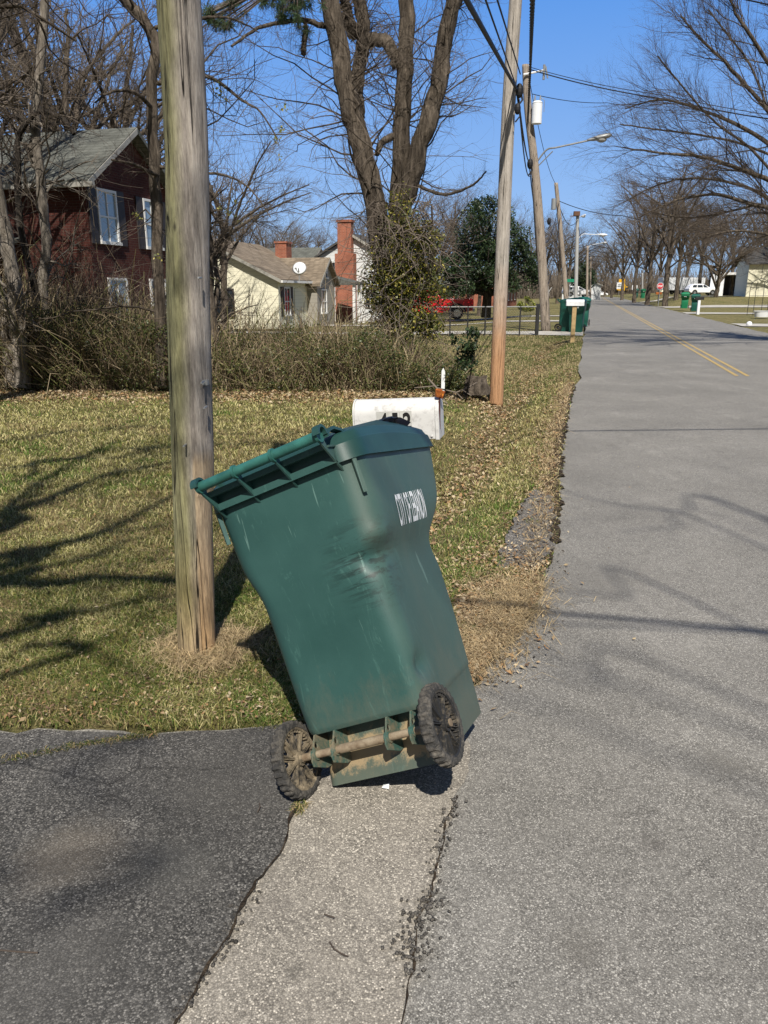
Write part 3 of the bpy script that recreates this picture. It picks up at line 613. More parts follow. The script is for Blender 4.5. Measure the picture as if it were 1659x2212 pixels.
# ------------------------------------------------------------------ lettering
def text_geo(s, size, off=0.0, shear=0.0, spacing=1.0):
    cu = bpy.data.curves.new('lettering', 'FONT'); cu.body = s; cu.size = size; cu.offset = off; cu.shear = shear; cu.space_character = spacing; cu.align_x = 'CENTER'; cu.align_y = 'CENTER'
    o = bpy.data.objects.new('lettering', cu); COL.objects.link(o); bpy.context.view_layer.update()
    me = bpy.data.meshes.new_from_object(o.evaluated_get(bpy.context.evaluated_depsgraph_get()))
    V = [v.co.copy() for v in me.vertices]; Fc = [tuple(p.vertices) for p in me.polygons]
    bpy.data.objects.remove(o); bpy.data.curves.remove(cu); bpy.data.meshes.remove(me); return V, Fc
def sign_text(s, w, h, mat_, M4, name, parent, off=.0):
    V, Fc = text_geo(s, 1.0, off); xs = [v.x for v in V]; ys = [v.y for v in V]
    sx = w/(max(xs)-min(xs)); sy = h/(max(ys)-min(ys)); mx = (max(xs)+min(xs))/2; my = (max(ys)+min(ys))/2
    mb = MB(); mb.add([M4 @ Vector(((v.x-mx)*sx, 0, (v.y-my)*sy)) for v in V], Fc); return mb.build(name, mat_, parent)

# ------------------------------------------------------------------ the wheeled cart
PROF = np.array([[0,.214,.015,.485,.030],[.05,.219,.036,.492,.04],[.11,.223,.058,.50,.045],[.172,.227,.078,.508,.055],[.177,.229,.076,.509,.055],[.181,.231,.006,.51,.055],[.195,.234,.0,.512,.06],
                 [.40,.238,.0,.545,.068],[.56,.240,.0,.555,.07],[.63,.241,.0,.528,.07],[.68,.250,.0,.540,.072],[.73,.272,.0,.60,.078],[.78,.284,.0,.665,.082],[.82,.287,.0,.70,.084],[.90,.288,.0,.745,.085],[.985,.290,.0,.79,.085],[1.035,.291,.0,.80,.085]])
def prof(z): return [float(np.interp(z, PROF[:, 0], PROF[:, k])) for k in (1, 2, 3, 4)]
def rring(w, y0, y1, r, z, na=8, ns=8):
    pts = []; rr = min(r, w*.9, (y1-y0)*.45)
    cs = [(w-rr, y0+rr, -90), (w-rr, y1-rr, 0), (-w+rr, y1-rr, 90), (-w+rr, y0+rr, 180)]
    for ci, (cx_, cy_, a0) in enumerate(cs):
        for i in range(na+1):
            a = rad(a0+90*i/na); pts.append((cx_+rr*math.cos(a), cy_+rr*math.sin(a), z))
        nx = cs[(ci+1) % 4]; a = rad(a0+90); e = pts[-1]; b = rad(nx[2]); f = (nx[0]+rr*math.cos(b), nx[1]+rr*math.sin(b))
        for i in range(1, ns): t = i/ns; pts.append((e[0]*(1-t)+f[0]*t, e[1]*(1-t)+f[1]*t, z))
    return pts
def dent(p):
    x, y, z = p; v = Vector(p)
    def g(c, s): return math.exp(-sum(((a-b)/q)**2 for a, b, q in zip(p, c, s)))
    d = .040*g((.262,.0,.672), (.075,.09,.040))+.006*g((.20,.0,.58), (.05,.08,.09))+.010*g((.13,.0,.70), (.05,.05,.02))-.012*g((.285,.03,.735), (.06,.08,.035))
    n = Vector((1, -1, 0)).normalized()
    v -= n*d
    k = g((.235,.06,.300), (.05,.030,.040)); v.x -= .022*k          # finger hollow above the wheel
    v.y += .006*math.sin(x*9+z*5)*(1 if y < .1 else 0)*min(1, max(0, (z-.2)*5))*min(1, max(0, (1.0-z)*5))+.006*g((0,0,.80), (.16,.05,.10))
    return v
def body_mesh(hero):
    zs = sorted(set([round(z, 4) for z in PROF[:, 0]]+([i*.0115+.2 for i in range(72)] if hero else [])))
    na, ns = (9, 14) if hero else (4, 3)
    rings = []
    for z in zs:
        if z > 1.035: continue
        w, y0, y1, r = prof(z)
        if hero:      # soften the profile
            ws = [prof(min(max(z+d, .2), 1.035)) for d in (-.025, -.012, 0, .012, .025)] if z > .225 else [prof(z)]
            w, y0, y1, r = [sum(q[k] for q in ws)/len(ws) for k in range(4)]
        ring = rring(w, y0, y1, r, z, na, ns)
        rings.append([dent(p) for p in ring] if hero else ring)
    w, y0, y1, r = prof(1.035)
    rings.append(rring(w-.012, y0+.012, y1-.012, r, 1.035, na, ns)); rings.append(rring(w-.02, y0+.02, y1-.02, r, .9, na, ns))
    mb = MB(); mb.rings(rings, True, True); return mb
def plate_hole(mb, poly, c, r, x0, x1, n=28):
    # plate with a round hole, perpendicular to x; poly and c in (y, z)
    per = [Vector(p) for p in poly]; L = [(per[(i+1) % len(per)]-per[i]).length for i in range(len(per))]; T = sum(L); outer = []
    for k in range(n):
        s_ = T*k/n; i = 0
        while s_ > L[i]: s_ -= L[i]; i += 1
        outer.append(per[i].lerp(per[(i+1) % len(per)], s_/L[i]))
    # snap nearest samples to true corners
    for q in per:
        j = min(range(n), key=lambda k: (outer[k]-q).length); outer[j] = q.copy()
    cc = Vector(c); a0 = math.atan2((outer[0]-cc).y, (outer[0]-cc).x); sgn = 1 if sum(per[i].x*per[(i+1) % len(per)].y-per[(i+1) % len(per)].x*per[i].y for i in range(len(per))) > 0 else -1
    inner = [cc+Vector((math.cos(a0+sgn*2*math.pi*k/n), math.sin(a0+sgn*2*math.pi*k/n)))*r for k in range(n)]
    V = [(x0, p.x, p.y) for p in outer]+[(x0, p.x, p.y) for p in inner]+[(x1, p.x, p.y) for p in outer]+[(x1, p.x, p.y) for p in inner]; Fc = []
    for k in range(n):
        k2 = (k+1) % n; Fc += [(k, k2, n+k2, n+k), (2*n+k, 3*n+k, 3*n+k2, 2*n+k2), (k, 2*n+k, 2*n+k2, k2), (n+k, n+k2, 3*n+k2, 3*n+k)]
    mb.add(V, Fc)
def wheel(parent, x, y, z, side, hero, rim_m, R_=.127, wd=.040):
    # tyre with block tread; axis along x
    na = 120 if hero else 20; prof_ = [(-.50,.80),(-.52,.90),(-.44,.965),(-.25,1.0),(.25,1.0),(.44,.965),(.52,.90),(.50,.80),(.2,.77),(-.2,.77)]
    V = []; rings = []
    for j in range(na):
        a = 2*math.pi*j/na; ring = []
        for k, (u, v) in enumerate(prof_):
            rr = v*R_
            if hero and k in (1, 2, 3, 4, 5, 6):
                ph = (j//2+(0 if u < 0 else 1)) % 2
                if k in (3, 4): ph = (j//2) % 2
                rr -= (.0055 if ph else 0)*(1 if k in (2,3,4,5) else .5)
            rr += .0015*mnoise.noise(Vector((j*.3, k*3.1, side))) if hero else 0
            ring.append((x+u*wd, y+rr*math.cos(a), z+rr*math.sin(a)))
        rings.append(ring)
    rings.append(rings[0]); w = empty('wheel', (0,0,0)); w.parent = parent
    mb = MB(); mb.rings(rings, False, False); mb.build('tyre', M['tyre'] if hero else M['blk'], w, smooth=not hero)
    mb = MB()
    ri = R_*.80
    mb.rings([[(x+u*wd, y+v*ri*math.cos(a), z+v*ri*math.sin(a)) for u, v in ((-.46,1.01),(.46,1.01),(.40,.93),(-.40,.93))] for a in [2*math.pi*k/40 for k in range(41)]], False, False)
    def cyl(x0, x1, r, n=20): mb.tube([(x0, y, z), (x1, y, z)], r, n)
    cyl(x-wd*.5, x+wd*.5, .024); cyl(x-wd*.05, x+wd*.05, R_*.40)
    if hero:
        cyl(x-wd*.72, x+wd*.72, .015)
        for k in range(10):
            a = 2*math.pi*k/10+.2; c_, s_ = math.cos(a), math.sin(a)
            for da, w2 in ((-.09, .003), (.09, .003)):
                aa = a+da; p0 = Vector((x, y+.02*math.cos(aa), z+.02*math.sin(aa))); p1 = Vector((x, y+ri*.96*math.cos(a+da*.45), z+ri*.96*math.sin(a+da*.45)))
                d_ = (p1-p0); R3 = Matrix(((1,0,0),(0,d_.normalized().y,-d_.normalized().z),(0,d_.normalized().z,d_.normalized().y)))
                mb.box((p0+p1)/2, (wd*.62, d_.length, .0035), R3)
            pa = Vector((x, y+.06*c_, z+.06*s_)); R3 = Matrix(((1,0,0),(0,c_,-s_),(0,s_,c_))); mb.box(pa, (wd*.16, .08, .022), R3)
        for k in range(40):
            a = 2*math.pi*k/40; R3 = Matrix(((1,0,0),(0,math.cos(a),-math.sin(a)),(0,math.sin(a),math.cos(a))))
            mb.box((x, y+ri*.90*math.cos(a), z+ri*.90*math.sin(a)), (wd*.7, .012, .0025), R3)
    else:
        for k in range(6):
            a = 2*math.pi*k/6; R3 = Matrix(((1,0,0),(0,math.cos(a),-math.sin(a)),(0,math.sin(a),math.cos(a)))); mb.box((x, y+ri*.5*math.cos(a), z+ri*.5*math.sin(a)), (wd*.5, ri*.95, .012), R3)
    mb.build('rim', rim_m, w); return w
def lid_mesh(na, ns, bump=0.05):
    mb = MB(); L = []
    def rg(w, y0, y1, r, zf): 
        return [(p[0], p[1], zf(p[0], p[1])) for p in rring(w, y0, y1, r, 0, na, ns)]
    tl = lambda y: .012*y
    L.append(rg(.292, -.004, .790, .088, lambda x, y: .985+tl(y)))
    L.append(rg(.304, -.018, .808, .096, lambda x, y: .985+tl(y)))
    L.append(rg(.300, -.014, .799, .095, lambda x, y: 1.040+tl(y)+.012*math.sin(max(0, y)*5.2)))
    L.append(rg(.294, -.008, .790, .092, lambda x, y: 1.046+tl(y)+.012*math.sin(max(0, y)*5.2)))
    L.append(rg(.288, .000, .783, .09, lambda x, y: 1.068+tl(y)+.014*math.sin(max(0, y)*5.2)))
    L.append(rg(.279, .012, .775, .09, lambda x, y: 1.076+tl(y)+.014*math.sin(max(0, y)*5.2)))
    L.append(rg(.262, .045, .715, .09, lambda x, y: 1.080+tl(y)+.016*math.sin(max(0, y)*4)))
    L.append(rg(.232, .075, .665, .09, lambda x, y: 1.094+.5*bump*min(1, max(0, (y-.05)*2.2))))
    L.append(rg(.19, .14, .61, .09, lambda x, y: 1.102+bump*min(1, max(0, (y-.08)*2.0))))
    L.append(rg(.10, .25, .56, .07, lambda x, y: 1.108+1.15*bump*min(1, max(0, (y-.08)*1.9))))
    mb.rings(L, True, True); return mb
def cart(name, hero=False, body_m=None, lid_m=None):
    root = empty(name, (0,0,0)); bm_ = M['cart'] if hero else body_m; lm = M['lid'] if hero else lid_m
    mb = body_mesh(hero)
    for s_ in (-1, 1):      # corner ribs under the rim
        mb.box((s_*.270, .016, .928), (.014, .014, .11), Matrix.Rotation(s_*.78, 3, 'Z'))
    body = mb.build('body', bm_, root, auto=50)
    mb = lid_mesh(9 if hero else 4, 12 if hero else 3)
    # hinge arms curling over the bar
    for s_ in (-1, 1):
        mb.rings([[(s_*.238+u, -.083+r_*math.cos(a), 1.076+r_*math.sin(a)) for u, r_ in ((-.012,.031),(.012,.031),(.012,.022),(-.012,.022))] for a in [rad(180-k*18) for k in range(11)]])
        mb.rings([[(s_*.238+sx*.012, y_, z_+dz) for sx, dz in ((-1,-.005),(1,-.005),(1,.005),(-1,.005))] for y_, z_ in ((-.056,1.072),(-.03,1.090),(.0,1.096),(.05,1.088),(.10,1.078))])
    lid = mb.build('lid', lm, root, auto=40)
    mb = MB(); mb.tube([(-.234,-.083,1.076), (.234,-.083,1.076)], .0165, 18)
    for x in (-.236,-.09,.06,.230): mb.tube([(x-.005,-.083,1.076), (x+.005,-.083,1.076)], .0225, 18)
    mb.build('handle', M['bar'] if hero else bm_, root, auto=40)
    mb = MB()
    for x in (-.236,-.09,.06,.228):
        mb.prism([(.01,.960),(.004,.958),(-.086,1.054),(-.100,1.082),(-.066,1.082),(-.050,1.040),(.01,1.034)], 0, x-.003, x+.003)
    mb.box((0, -.026, 1.040), (.476, .056, .006)); mb.box((-.006, -.052, 1.045), (.468, .005, .018))
    mb.box((0, -.013, .990), (.462, .022, .006)); mb.box((0, -.024, .998), (.462, .004, .022))
    mb.build('handle_bracket', bm_, root)
    mb = MB(); mb.tube([(-.30,-.03,.127), (.30,-.03,.127)], .0125 if hero else .01, 14); 
    if hero: mb.tube([(-.095,-.03,.127), (.072,-.03,.127)], .0145, 14)
    mb.build('axle', M['axle'] if hero else M['steel'], root, auto=40)
    if hero:
        for x in (-.192,-.115,.082,.170):
            mb = MB(); plate_hole(mb, [(.098,.178),(.0,.183),(-.062,.118),(-.060,.098),(.01,.066),(.098,.058)], (-.012,.152), .011, x-.003, x+.003)
            mb.tube([(x-.008,-.03,.127), (x+.008,-.03,.127)], .0185, 16); mb.build('axle_bracket', M['bracket'], root)
    for s_ in (-1, 1): wheel(root, s_*.268, -.03, .127, s_, hero, (M['rimmud'] if s_ < 0 else M['rimblack']) if hero else M['blk'])
    return root, body, lid
hero, hbody, hlid = cart('wheeled_cart', True)
hero.location = (-.003, 2.127, .106); hero.rotation_euler = (-.171, -.430, -.316)
tag(hero, 'large dark green wheeled refuse cart with muddy wheels tipping over beside the near pole', 'refuse cart')
# stencilled lettering down the right side
V, Fc = text_geo('CITY OF LEBANON', 1.0, .014, spacing=1.0); xs = [v.x for v in V]; ys = [v.y for v in V]
wx = max(xs)-min(xs); wy = max(ys)-min(ys)
def side_x(y, z):
    w, y0, y1, r = prof(z); 
    ws = [prof(z+d)[0] for d in (-.025,-.012,0,.012,.025)]; return sum(ws)/5
import bmesh
bt_ = bmesh.new(); bv_ = [bt_.verts.new(v) for v in V]
for f_ in Fc:
    try: bt_.faces.new([bv_[i] for i in f_])
    except ValueError: pass
for k_ in range(1, 12): bmesh.ops.bisect_plane(bt_, geom=bt_.verts[:]+bt_.edges[:]+bt_.faces[:], plane_co=(0, min(ys)+wy*k_/12, 0), plane_no=(0,1,0))
bt_.verts.index_update(); V = [v.co.copy() for v in bt_.verts]; Fc = [tuple(v.index for v in f.verts) for f in bt_.faces]; bt_.free()
L = MB(); vs = []
for v in V:
    u = (v.x-min(xs))/wx; t = (v.y-min(ys))/wy
    y = .185+.27*u; z = .735+.107*t; vs.append((side_x(y, z)+.0018, y, z))
L.add(vs, Fc); L.build('stencil', M['white'], hero)
# crumpled black bag caught on the lid
def bag():
    rs = random.Random(8); mb = MB(); n = 22; k = 14
    rings = []
    for i in range(k):
        t = math.pi*(i+.05)/(k-.9); ring = []
        for j in range(n):
            a = 2*math.pi*j/n; q = 1+.45*mnoise.noise(Vector((math.cos(a)*2.2, math.sin(a)*2.2, i*.5)))+.25*mnoise.noise(Vector((math.cos(a)*7, math.sin(a)*7, i*1.1)))
            ring.append((.050*q*math.sin(t)*math.cos(a), .085*q*math.sin(t)*math.sin(a), -.020*math.cos(t)*q))
        rings.append(ring)
    mb.rings(rings)
    mb.add([(.02,-.02,.01),(.06,-.03,.0),(.095,-.045,-.035),(.07,-.06,-.05),(.045,-.05,-.02)], [(0,1,2,3,4)])
    return mb
bg = bag().build('plastic_bag', M['bag'], auto=60)
tag(bg, 'crumpled shiny black plastic bag scrap lying on the lid of the tipped green cart', 'plastic bag')
Mh = Matrix.Translation(hero.location) @ hero.rotation_euler.to_matrix().to_4x4()
bg.matrix_world = Mh @ Matrix.Translation((.185, .64, 1.135)) @ Matrix.Rotation(.2, 4, 'Z')

# ------------------------------------------------------------------ letterbox 412
def letterbox():
    root = empty('letterbox', G(859, 1225)); root.location = (P(859, 900, 4.25).x+.055, 4.25, gzf(.08, 4.25)); root.rotation_euler = (0, rad(-3.6), rad(-13))
    Lh, w, h, z0 = .226, .083, .135, P(859, 900, 4.25).z-.105
    prof_ = [(-w, 0), (w, 0), (w, h)]+[(w*math.cos(a), h+w*math.sin(a)) for a in [math.pi*k/14 for k in range(1, 14)]]+[(-w, h)]
    mb = MB(); mb.prism([(a, b+z0) for a, b in prof_], 0, -Lh, Lh); mb.build('box', M['mbox'], root, auto=40, bevel=.003)
    mb = MB(); mb.prism([(a*1.04, (b-.1)*1.04+.1+z0) for a, b in prof_], 0, Lh+.0005, Lh+.022); mb.tube([(Lh-.02,-w-.002,z0+.018), (Lh-.02,-w-.007,z0+.018)], .007, 10); mb.build('door', M['mbox'], root, auto=40, bevel=.003)
    mb = MB(); mb.prism([(a*1.03, (b-.1)*1.03+.1+z0) for a, b in prof_], 0, -Lh-.008, -Lh-.0005); mb.build('back_panel', M['mbox'], root, auto=40)
    mb = MB(); mb.tube([(Lh+.018,-.045,z0+.225), (Lh+.024,-.050,z0+.265)], .020, 9); mb.box((Lh+.034,-.03,z0+.235), (.028,.03,.04), Matrix.Rotation(.4, 3, 'Y')); fl = mb.build('latch', M['rust'], root, bevel=.004)
    mb = MB(); mb.prism([(-.062,z0+.10),(-.056,z0+.05),(-.048,z0+.11),(-.030,z0+.16),(-.026,z0+.215),(-.07,z0+.215),(-.068,z0+.15)], 0, Lh+.0225, Lh+.0245); mb.build('rust_stain', M['rustdark'], root)
    for k, ch in enumerate('412'):
        cx_ = -.065+k*.066; mb = MB(); mb.box((cx_, -w-.0025, z0+.101), (.065, .002, .115)); pl = mb.build('number_plate', M['plate'], root)
        sign_text(ch, .047 if ch != '1' else .030, .094, M['black'], Matrix.Translation((cx_+.006, -w-.0045, z0+.104)), 'digit', pl, .035)
    mb = MB(); mb.box((0, 0, (z0-.02)/2-.1), (.09, .09, z0+.18)); mb.box((0, 0, z0-.012), (.36, .12, .022)); mb.build('post', M['plank'], root)
    tag(root, 'weathered white letterbox numbered 412 with a rusty latch, standing behind the tipped green cart', 'letterbox')
letterbox()

# ------------------------------------------------------------------ utility poles and their gear
def pole(name, pts, r0, r1, m_, label, cat='utility pole', group=None, seg=24, knots=70, broken=False):
    base = Vector(pts[0]); root = empty(name, base, label=label, cat=cat, group=group)
    C_ = resample([Vector(p)-base for p in pts], knots); R_ = np.linspace(r0, r1, knots); rings = []
    for i in range(knots):
        z = C_[i][2]; ring = []
        for j in range(seg):
            a = 2*math.pi*j/seg; rr = R_[i]*(1+.035*mnoise.noise(Vector((math.cos(a)*1.5, math.sin(a)*1.5, z*.5)))+.02*mnoise.noise(Vector((math.cos(a)*5, math.sin(a)*5, z*.3))))
            if broken:
                # sapwood layer missing on the right below one metre
                da = abs((a-rad(-25)+math.pi) % (2*math.pi)-math.pi)
                edge_z = .93+.03*math.sin(a*9)
                if da < .95: rr += (.009 if z > edge_z else -.006)
                if abs(((a-rad(-78)+math.pi) % (2*math.pi))-math.pi) < .07: rr -= .008
            ring.append((C_[i][0]+rr*math.cos(a), C_[i][1]+rr*math.sin(a), C_[i][2]))
        rings.append(ring)
    mb = MB(); mb.rings(rings); mb.build('shaft', m_, root, smooth=True); return root
p0 = G(424, 1408); near = pole('utility_pole', [(p0.x, p0.y, -.15), tuple(P(406, 700, p0.y+.03)), tuple(P(383, 0, p0.y+.05)), tuple(P(383, 0, p0.y+.05)+Vector((-.05, 0, 3.2)))], .088, .072, M['pole1'],
     'thick weathered wooden pole with greenish left side, nearest pole beside the tipped cart', knots=170, seg=48, broken=True)
for (x, y) in ((399,962),(437,826),(431,600),(443,880)): 
    p = P(x, y, p0.y-.085)-near.location; mb = MB(); mb.tube([p+Vector((0,-.02,0)), p+Vector((0,.03,0))], .004, 6); mb.build('nail', M['steel'], near)
mb = MB(); mb.box(P(444, 826, p0.y-.03)-near.location, (.022,.03,.02)); mb.build('metal_tag', M['steel'], near)
Y2 = 12.6; b2 = P(1073, 848, Y2)
pole('utility_pole', [(b2.x, b2.y, -.25), tuple(P(1083, 600, Y2)), tuple(P(1098, 250, Y2+.02)), tuple(P(1114, 0, Y2+.02)), tuple(P(1126, -170, Y2))], .115, .085, M['pole2'],
     'tall grey wooden utility pole with an orange foot standing at the end of the thicket', group='utility poles along the road', knots=50)
Y3 = 32.0; pp3 = [P(1180,722,Y3), P(1168,520,Y3), P(1155,360,Y3), P(1141,240,Y3), P(1135,140,Y3)]
p3 = pole('utility_pole', [tuple(p) for p in pp3], .20, .13, M['poleN'], 'leaning bent wooden pole carrying the street lamp arm and white transformer', group='utility poles along the road', knots=40, seg=14)
pole('utility_pole', [tuple(P(1226,682,52)), tuple(P(1213,520,52)), tuple(P(1201,395,52))], .17, .12, M['poleN'], 'wooden pole rising behind the white letterbox and green carts', group='utility poles along the road', knots=20, seg=10)
pole('utility_pole', [tuple(P(1243,668,70)), tuple(P(1248,460,70))], .18, .14, M['polegrey'], 'pale grey metal pole beyond the green carts, second from the carts', group='utility poles along the road', knots=12, seg=10)
pole('utility_pole', [tuple(P(1268,655,92)), tuple(P(1269,530,92))], .16, .12, M['poleN'], 'distant wooden pole just left of the road where it narrows', group='utility poles along the road', knots=12, seg=8)
pole('utility_pole', [tuple(P(1275,650,120)), tuple(P(1276,555,120))], .16, .12, M['poleN'], 'farthest thin pole at the left road edge near the horizon', group='utility poles along the road', knots=12, seg=8)
pole('utility_pole', [tuple(P(1388,648,150)), tuple(P(1388,590,150))], .16, .12, M['polegrey'], 'pale distant pole on the right side of the road left of the stop sign', group='utility poles along the road', knots=12, seg=8)

def street_lamp(Y, a, mid, head, label, s=1.0, m_='steel', strut=None):
    A = P(*a, Y); B = P(*mid, Y-.3); C_ = P(*head, Y-.5); root = empty('street_lamp', A, label=label, cat='street lamp', group='street lamps on the poles')
    mb = MB(); c = resample([A-A, (B-A)*.45+Vector((0,0,.18*s)), B-A, C_-A], 14); mb.tube([tuple(q) for q in c], .032*s, 8)
    if strut: q = P(*strut, Y)-A; mb.tube([q, (B-A)*.75+q*.1], .022*s, 6)
    mb.build('arm', M[m_], root)
    d = (C_-B).normalized(); mb = MB(); c0 = C_-A
    rings = []
    for t, rw, rz in ((-.1,.04,.04),(0,.06,.05),(.12,.10,.075),(.3,.15,.10),(.5,.16,.10),(.64,.12,.08),(.72,.05,.04)):
        q = c0+d*t*s*1.1; rings.append([(q.x, q.y+rw*s*math.cos(b), q.z+rz*s*math.sin(b)+.02*s) for b in [2*math.pi*k/12 for k in range(12)]])
    mb.rings(rings); mb.build('lamp_head', M[m_], root, smooth=True)
    mb = MB(); q = c0+d*.44*s; mb.sphere((q.x, q.y, q.z-.06*s), (.19*s,.13*s,.11*s)); mb.build('lens', M['polegrey'], root, smooth=True); return root
street_lamp(Y3, (1161,348), (1205,318), (1274,303), 'grey cobra head street lamp on the long curved arm of the leaning pole', strut=(1163,358))
street_lamp(70, (1249,470), (1252,469), (1255,468), 'small pale lamp head on top of the grey metal pole', .9, 'whitem')
street_lamp(80, (1250,514), (1272,506), (1292,507), 'distant pale street lamp arm reaching over the road, lower right of the grey metal pole', 1.1, 'whitem')
street_lamp(98, (1269,538), (1282,528), (1296,526), 'farthest tiny pale street lamp reaching over the road', 1.0, 'whitem')
# transformer can, crossarm gear
t = P(1160, 242, Y3-.3); tr = empty('transformer', t, label='white transformer can hanging at the top of the leaning pole', cat='transformer')
mb = MB(); mb.tube([(0,0,-.40), (0,0,.30)], .19, 20); mb.tube([(0,0,.30), (0,0,.36)], [.20,.14], 20); mb.build('tank', M['whitem'], tr, auto=40)
mb = MB()
for dx in (-.1, .1): mb.tube([(dx,0,.34), (dx,0,.56)], [.04,.02], 8)
mb.tube([(.1,0,.5), (.25,0,.4), (.26,0,.0)], .012, 5); mb.build('bushing', M['steel'], tr)
t = P(1175, 156, Y3-.2); ins = empty('fuse_cutout', t, label='pale fuse bracket with insulator at the tip of the leaning pole', cat='insulator')
mb = MB(); mb.tube([(-.75,0,-.08), (0,0,.06)], .035, 6); mb.build('bracket', M['whitem'], ins)
mb = MB(); mb.tube([(0,0,-.25), (.0,0,.25)], .045, 8); mb.tube([(.15,0,-.2), (.05,0,.2)], .03, 6); mb.build('insulator', M['steel'], ins)
t = P(1205, 440, 51.8); tr2 = empty('transformer', t, label='small pale box on the pole behind the white letterbox', cat='transformer'); mb = MB(); mb.tube([(-.25,0,-.35),(-.25,0,.3)], .16, 12); mb.build('tank', M['steel'], tr2, auto=40)
t = P(1247, 464, 69.8); ca = empty('crossarm', t, label='short dark crossarm on top of the grey metal pole', cat='crossarm'); mb = MB(); mb.box((-.05,0,.1), (.5,.3,.35)); mb.box((-.3,0,-.1), (.6,.1,.06)); mb.build('beam', M['brownwood'], ca)

def cable(pts, r, label, sag=0.0, m_='cable', twist=False, group='overhead cables', name='overhead_cable'):
    a = [Vector(p) for p in pts]; out = []
    for u, v in zip(a[:-1], a[1:]):
        for k in range(16): t = k/16; q = u.lerp(v, t); q.z -= sag*4*t*(1-t); out.append(q)
    out.append(a[-1]); mb = MB()
    if twist:
        out2 = []
        for i in range(len(out)*9-9):
            t = i/9; k = int(t); q = out[k].lerp(out[k+1], t-k); out2.append(q)
        for ph in (0, math.pi): mb.tube([q+Vector((math.cos(i*.75+ph), math.sin(i*.75+ph), 0))*r*1.1 for i, q in enumerate(out2)], r, 5)
    else: mb.tube(out, r, 5)
    tag(mb.build(name, M[m_], smooth=True), label, 'cable', group)
at2 = P(1117, 195, Y2-.1); at3 = P(1143, 352, Y3-.2); at4 = P(1207, 440, 51.8); at5 = P(1248, 475, 69.8); at6 = P(1269, 540, 92)
cable([P(985, -40, 5.5), at2], .022, 'thickest black overhead cable slanting down to the nearer grey pole')
cable([P(1035, -40, 6.5), P(1112, 178, Y2-.1)], .009, 'thin overhead cable slanting to the grey pole, right of the thickest one')
cable([P(1062, -40, 7), P(1124, 160, Y2-.05)], .009, 'thin vine-tangled cable nearest the left of the grey pole top')
cable([P(1152, -60, 10), P(1146, 130, 22), P(1140, 262, Y3)], .020, 'twisted dark cable dropping steeply between the two nearest road poles', twist=True)
cable([at2, at3], .020, 'thick cable from the nearer grey pole to the leaning pole', .15)
cable([P(1121, 215, Y2), P(1148, 372, Y3-.2)], .014, 'lower cable from the nearer grey pole to the leaning pole', .5)
cable([at3, at4], .022, 'sagging cable from the leaning pole to the pole behind the letterbox', 2.6)
cable([P(1150, 385, Y3-.2), P(1210, 470, 51.8)], .022, 'lowest sagging cable from the leaning pole to the next pole', 4.2)
cable([P(1140, 150, Y3), P(1202, 400, 52)], .014, 'uppermost thin wire from the leaning pole to the next pole', .6)
cable([at4, at5, at6, P(1277, 560, 120)], .025, 'far cable strung along the last poles to the horizon', .8)
cable([P(1138, 148, Y3), P(1450, 216, 29), P(1800, 272, 26)], .020, 'dark cable crossing the road high up into the right-hand tree', .1)
cable([P(1138, 143, Y3), P(1450, 208, 29.5), P(1800, 262, 27)], .012, 'thin cable crossing the road just above the dark one', .1)
cable([P(1150, 203, Y3), P(1312, 222, 40), P(1500, 240, 50)], .014, 'faint thin wire crossing the road below the dark crossing cables', .1)
cable([P(1203, 432, 52), P(1345, 466, 50), P(1700, 520, 48)], .022, 'far wire crossing the road from the pole behind the letterbox', .2)
cable([P(1560, -12, 12), P(1760, 32, 11)], .010, 'black wire cutting the top right corner over the tree')
for i, (ya, yb, d) in enumerate(((540, 548, 92), (553, 545, 100), (562, 570, 110), (528, 540, 85))):
    cable([P(1180, ya+8, d), P(1276, ya, d), P(1420, yb, d)], .03, ['highest of the far wires spanning the road near the horizon', 'second far wire spanning the road near the horizon', 'lowest far wire over the road above the vanishing point', 'thin far wire over the road beside the small pale lamp'][i], .3)
# lashing hardware where cables meet the poles
for (x, y, Y, s, lab) in ((1122,196,Y2-.15,1,'black cable splice case on the nearer grey pole'), (1118,235,Y2-.15,.8,'small dark cable loop hanging under the splice case of the grey pole'), (1145,354,Y3-.35,1.9,'black cable splice case on the leaning pole under the lamp arm'), (1186,478,38,1.6,'small black splice hanging in the cable beyond the leaning pole')):
    mb = MB(); mb.sphere((0,0,0), (.06*s,.05*s,.10*s), 10, 7); mb.tube([(0,0,.08*s), (.05*s,0,-.12*s), (-.03*s,0,-.22*s)], .015*s, 5); o = mb.build('cable_splice', M['cable']); o.location = P(x, y, Y); tag(o, lab, 'cable splice', 'cable splices')
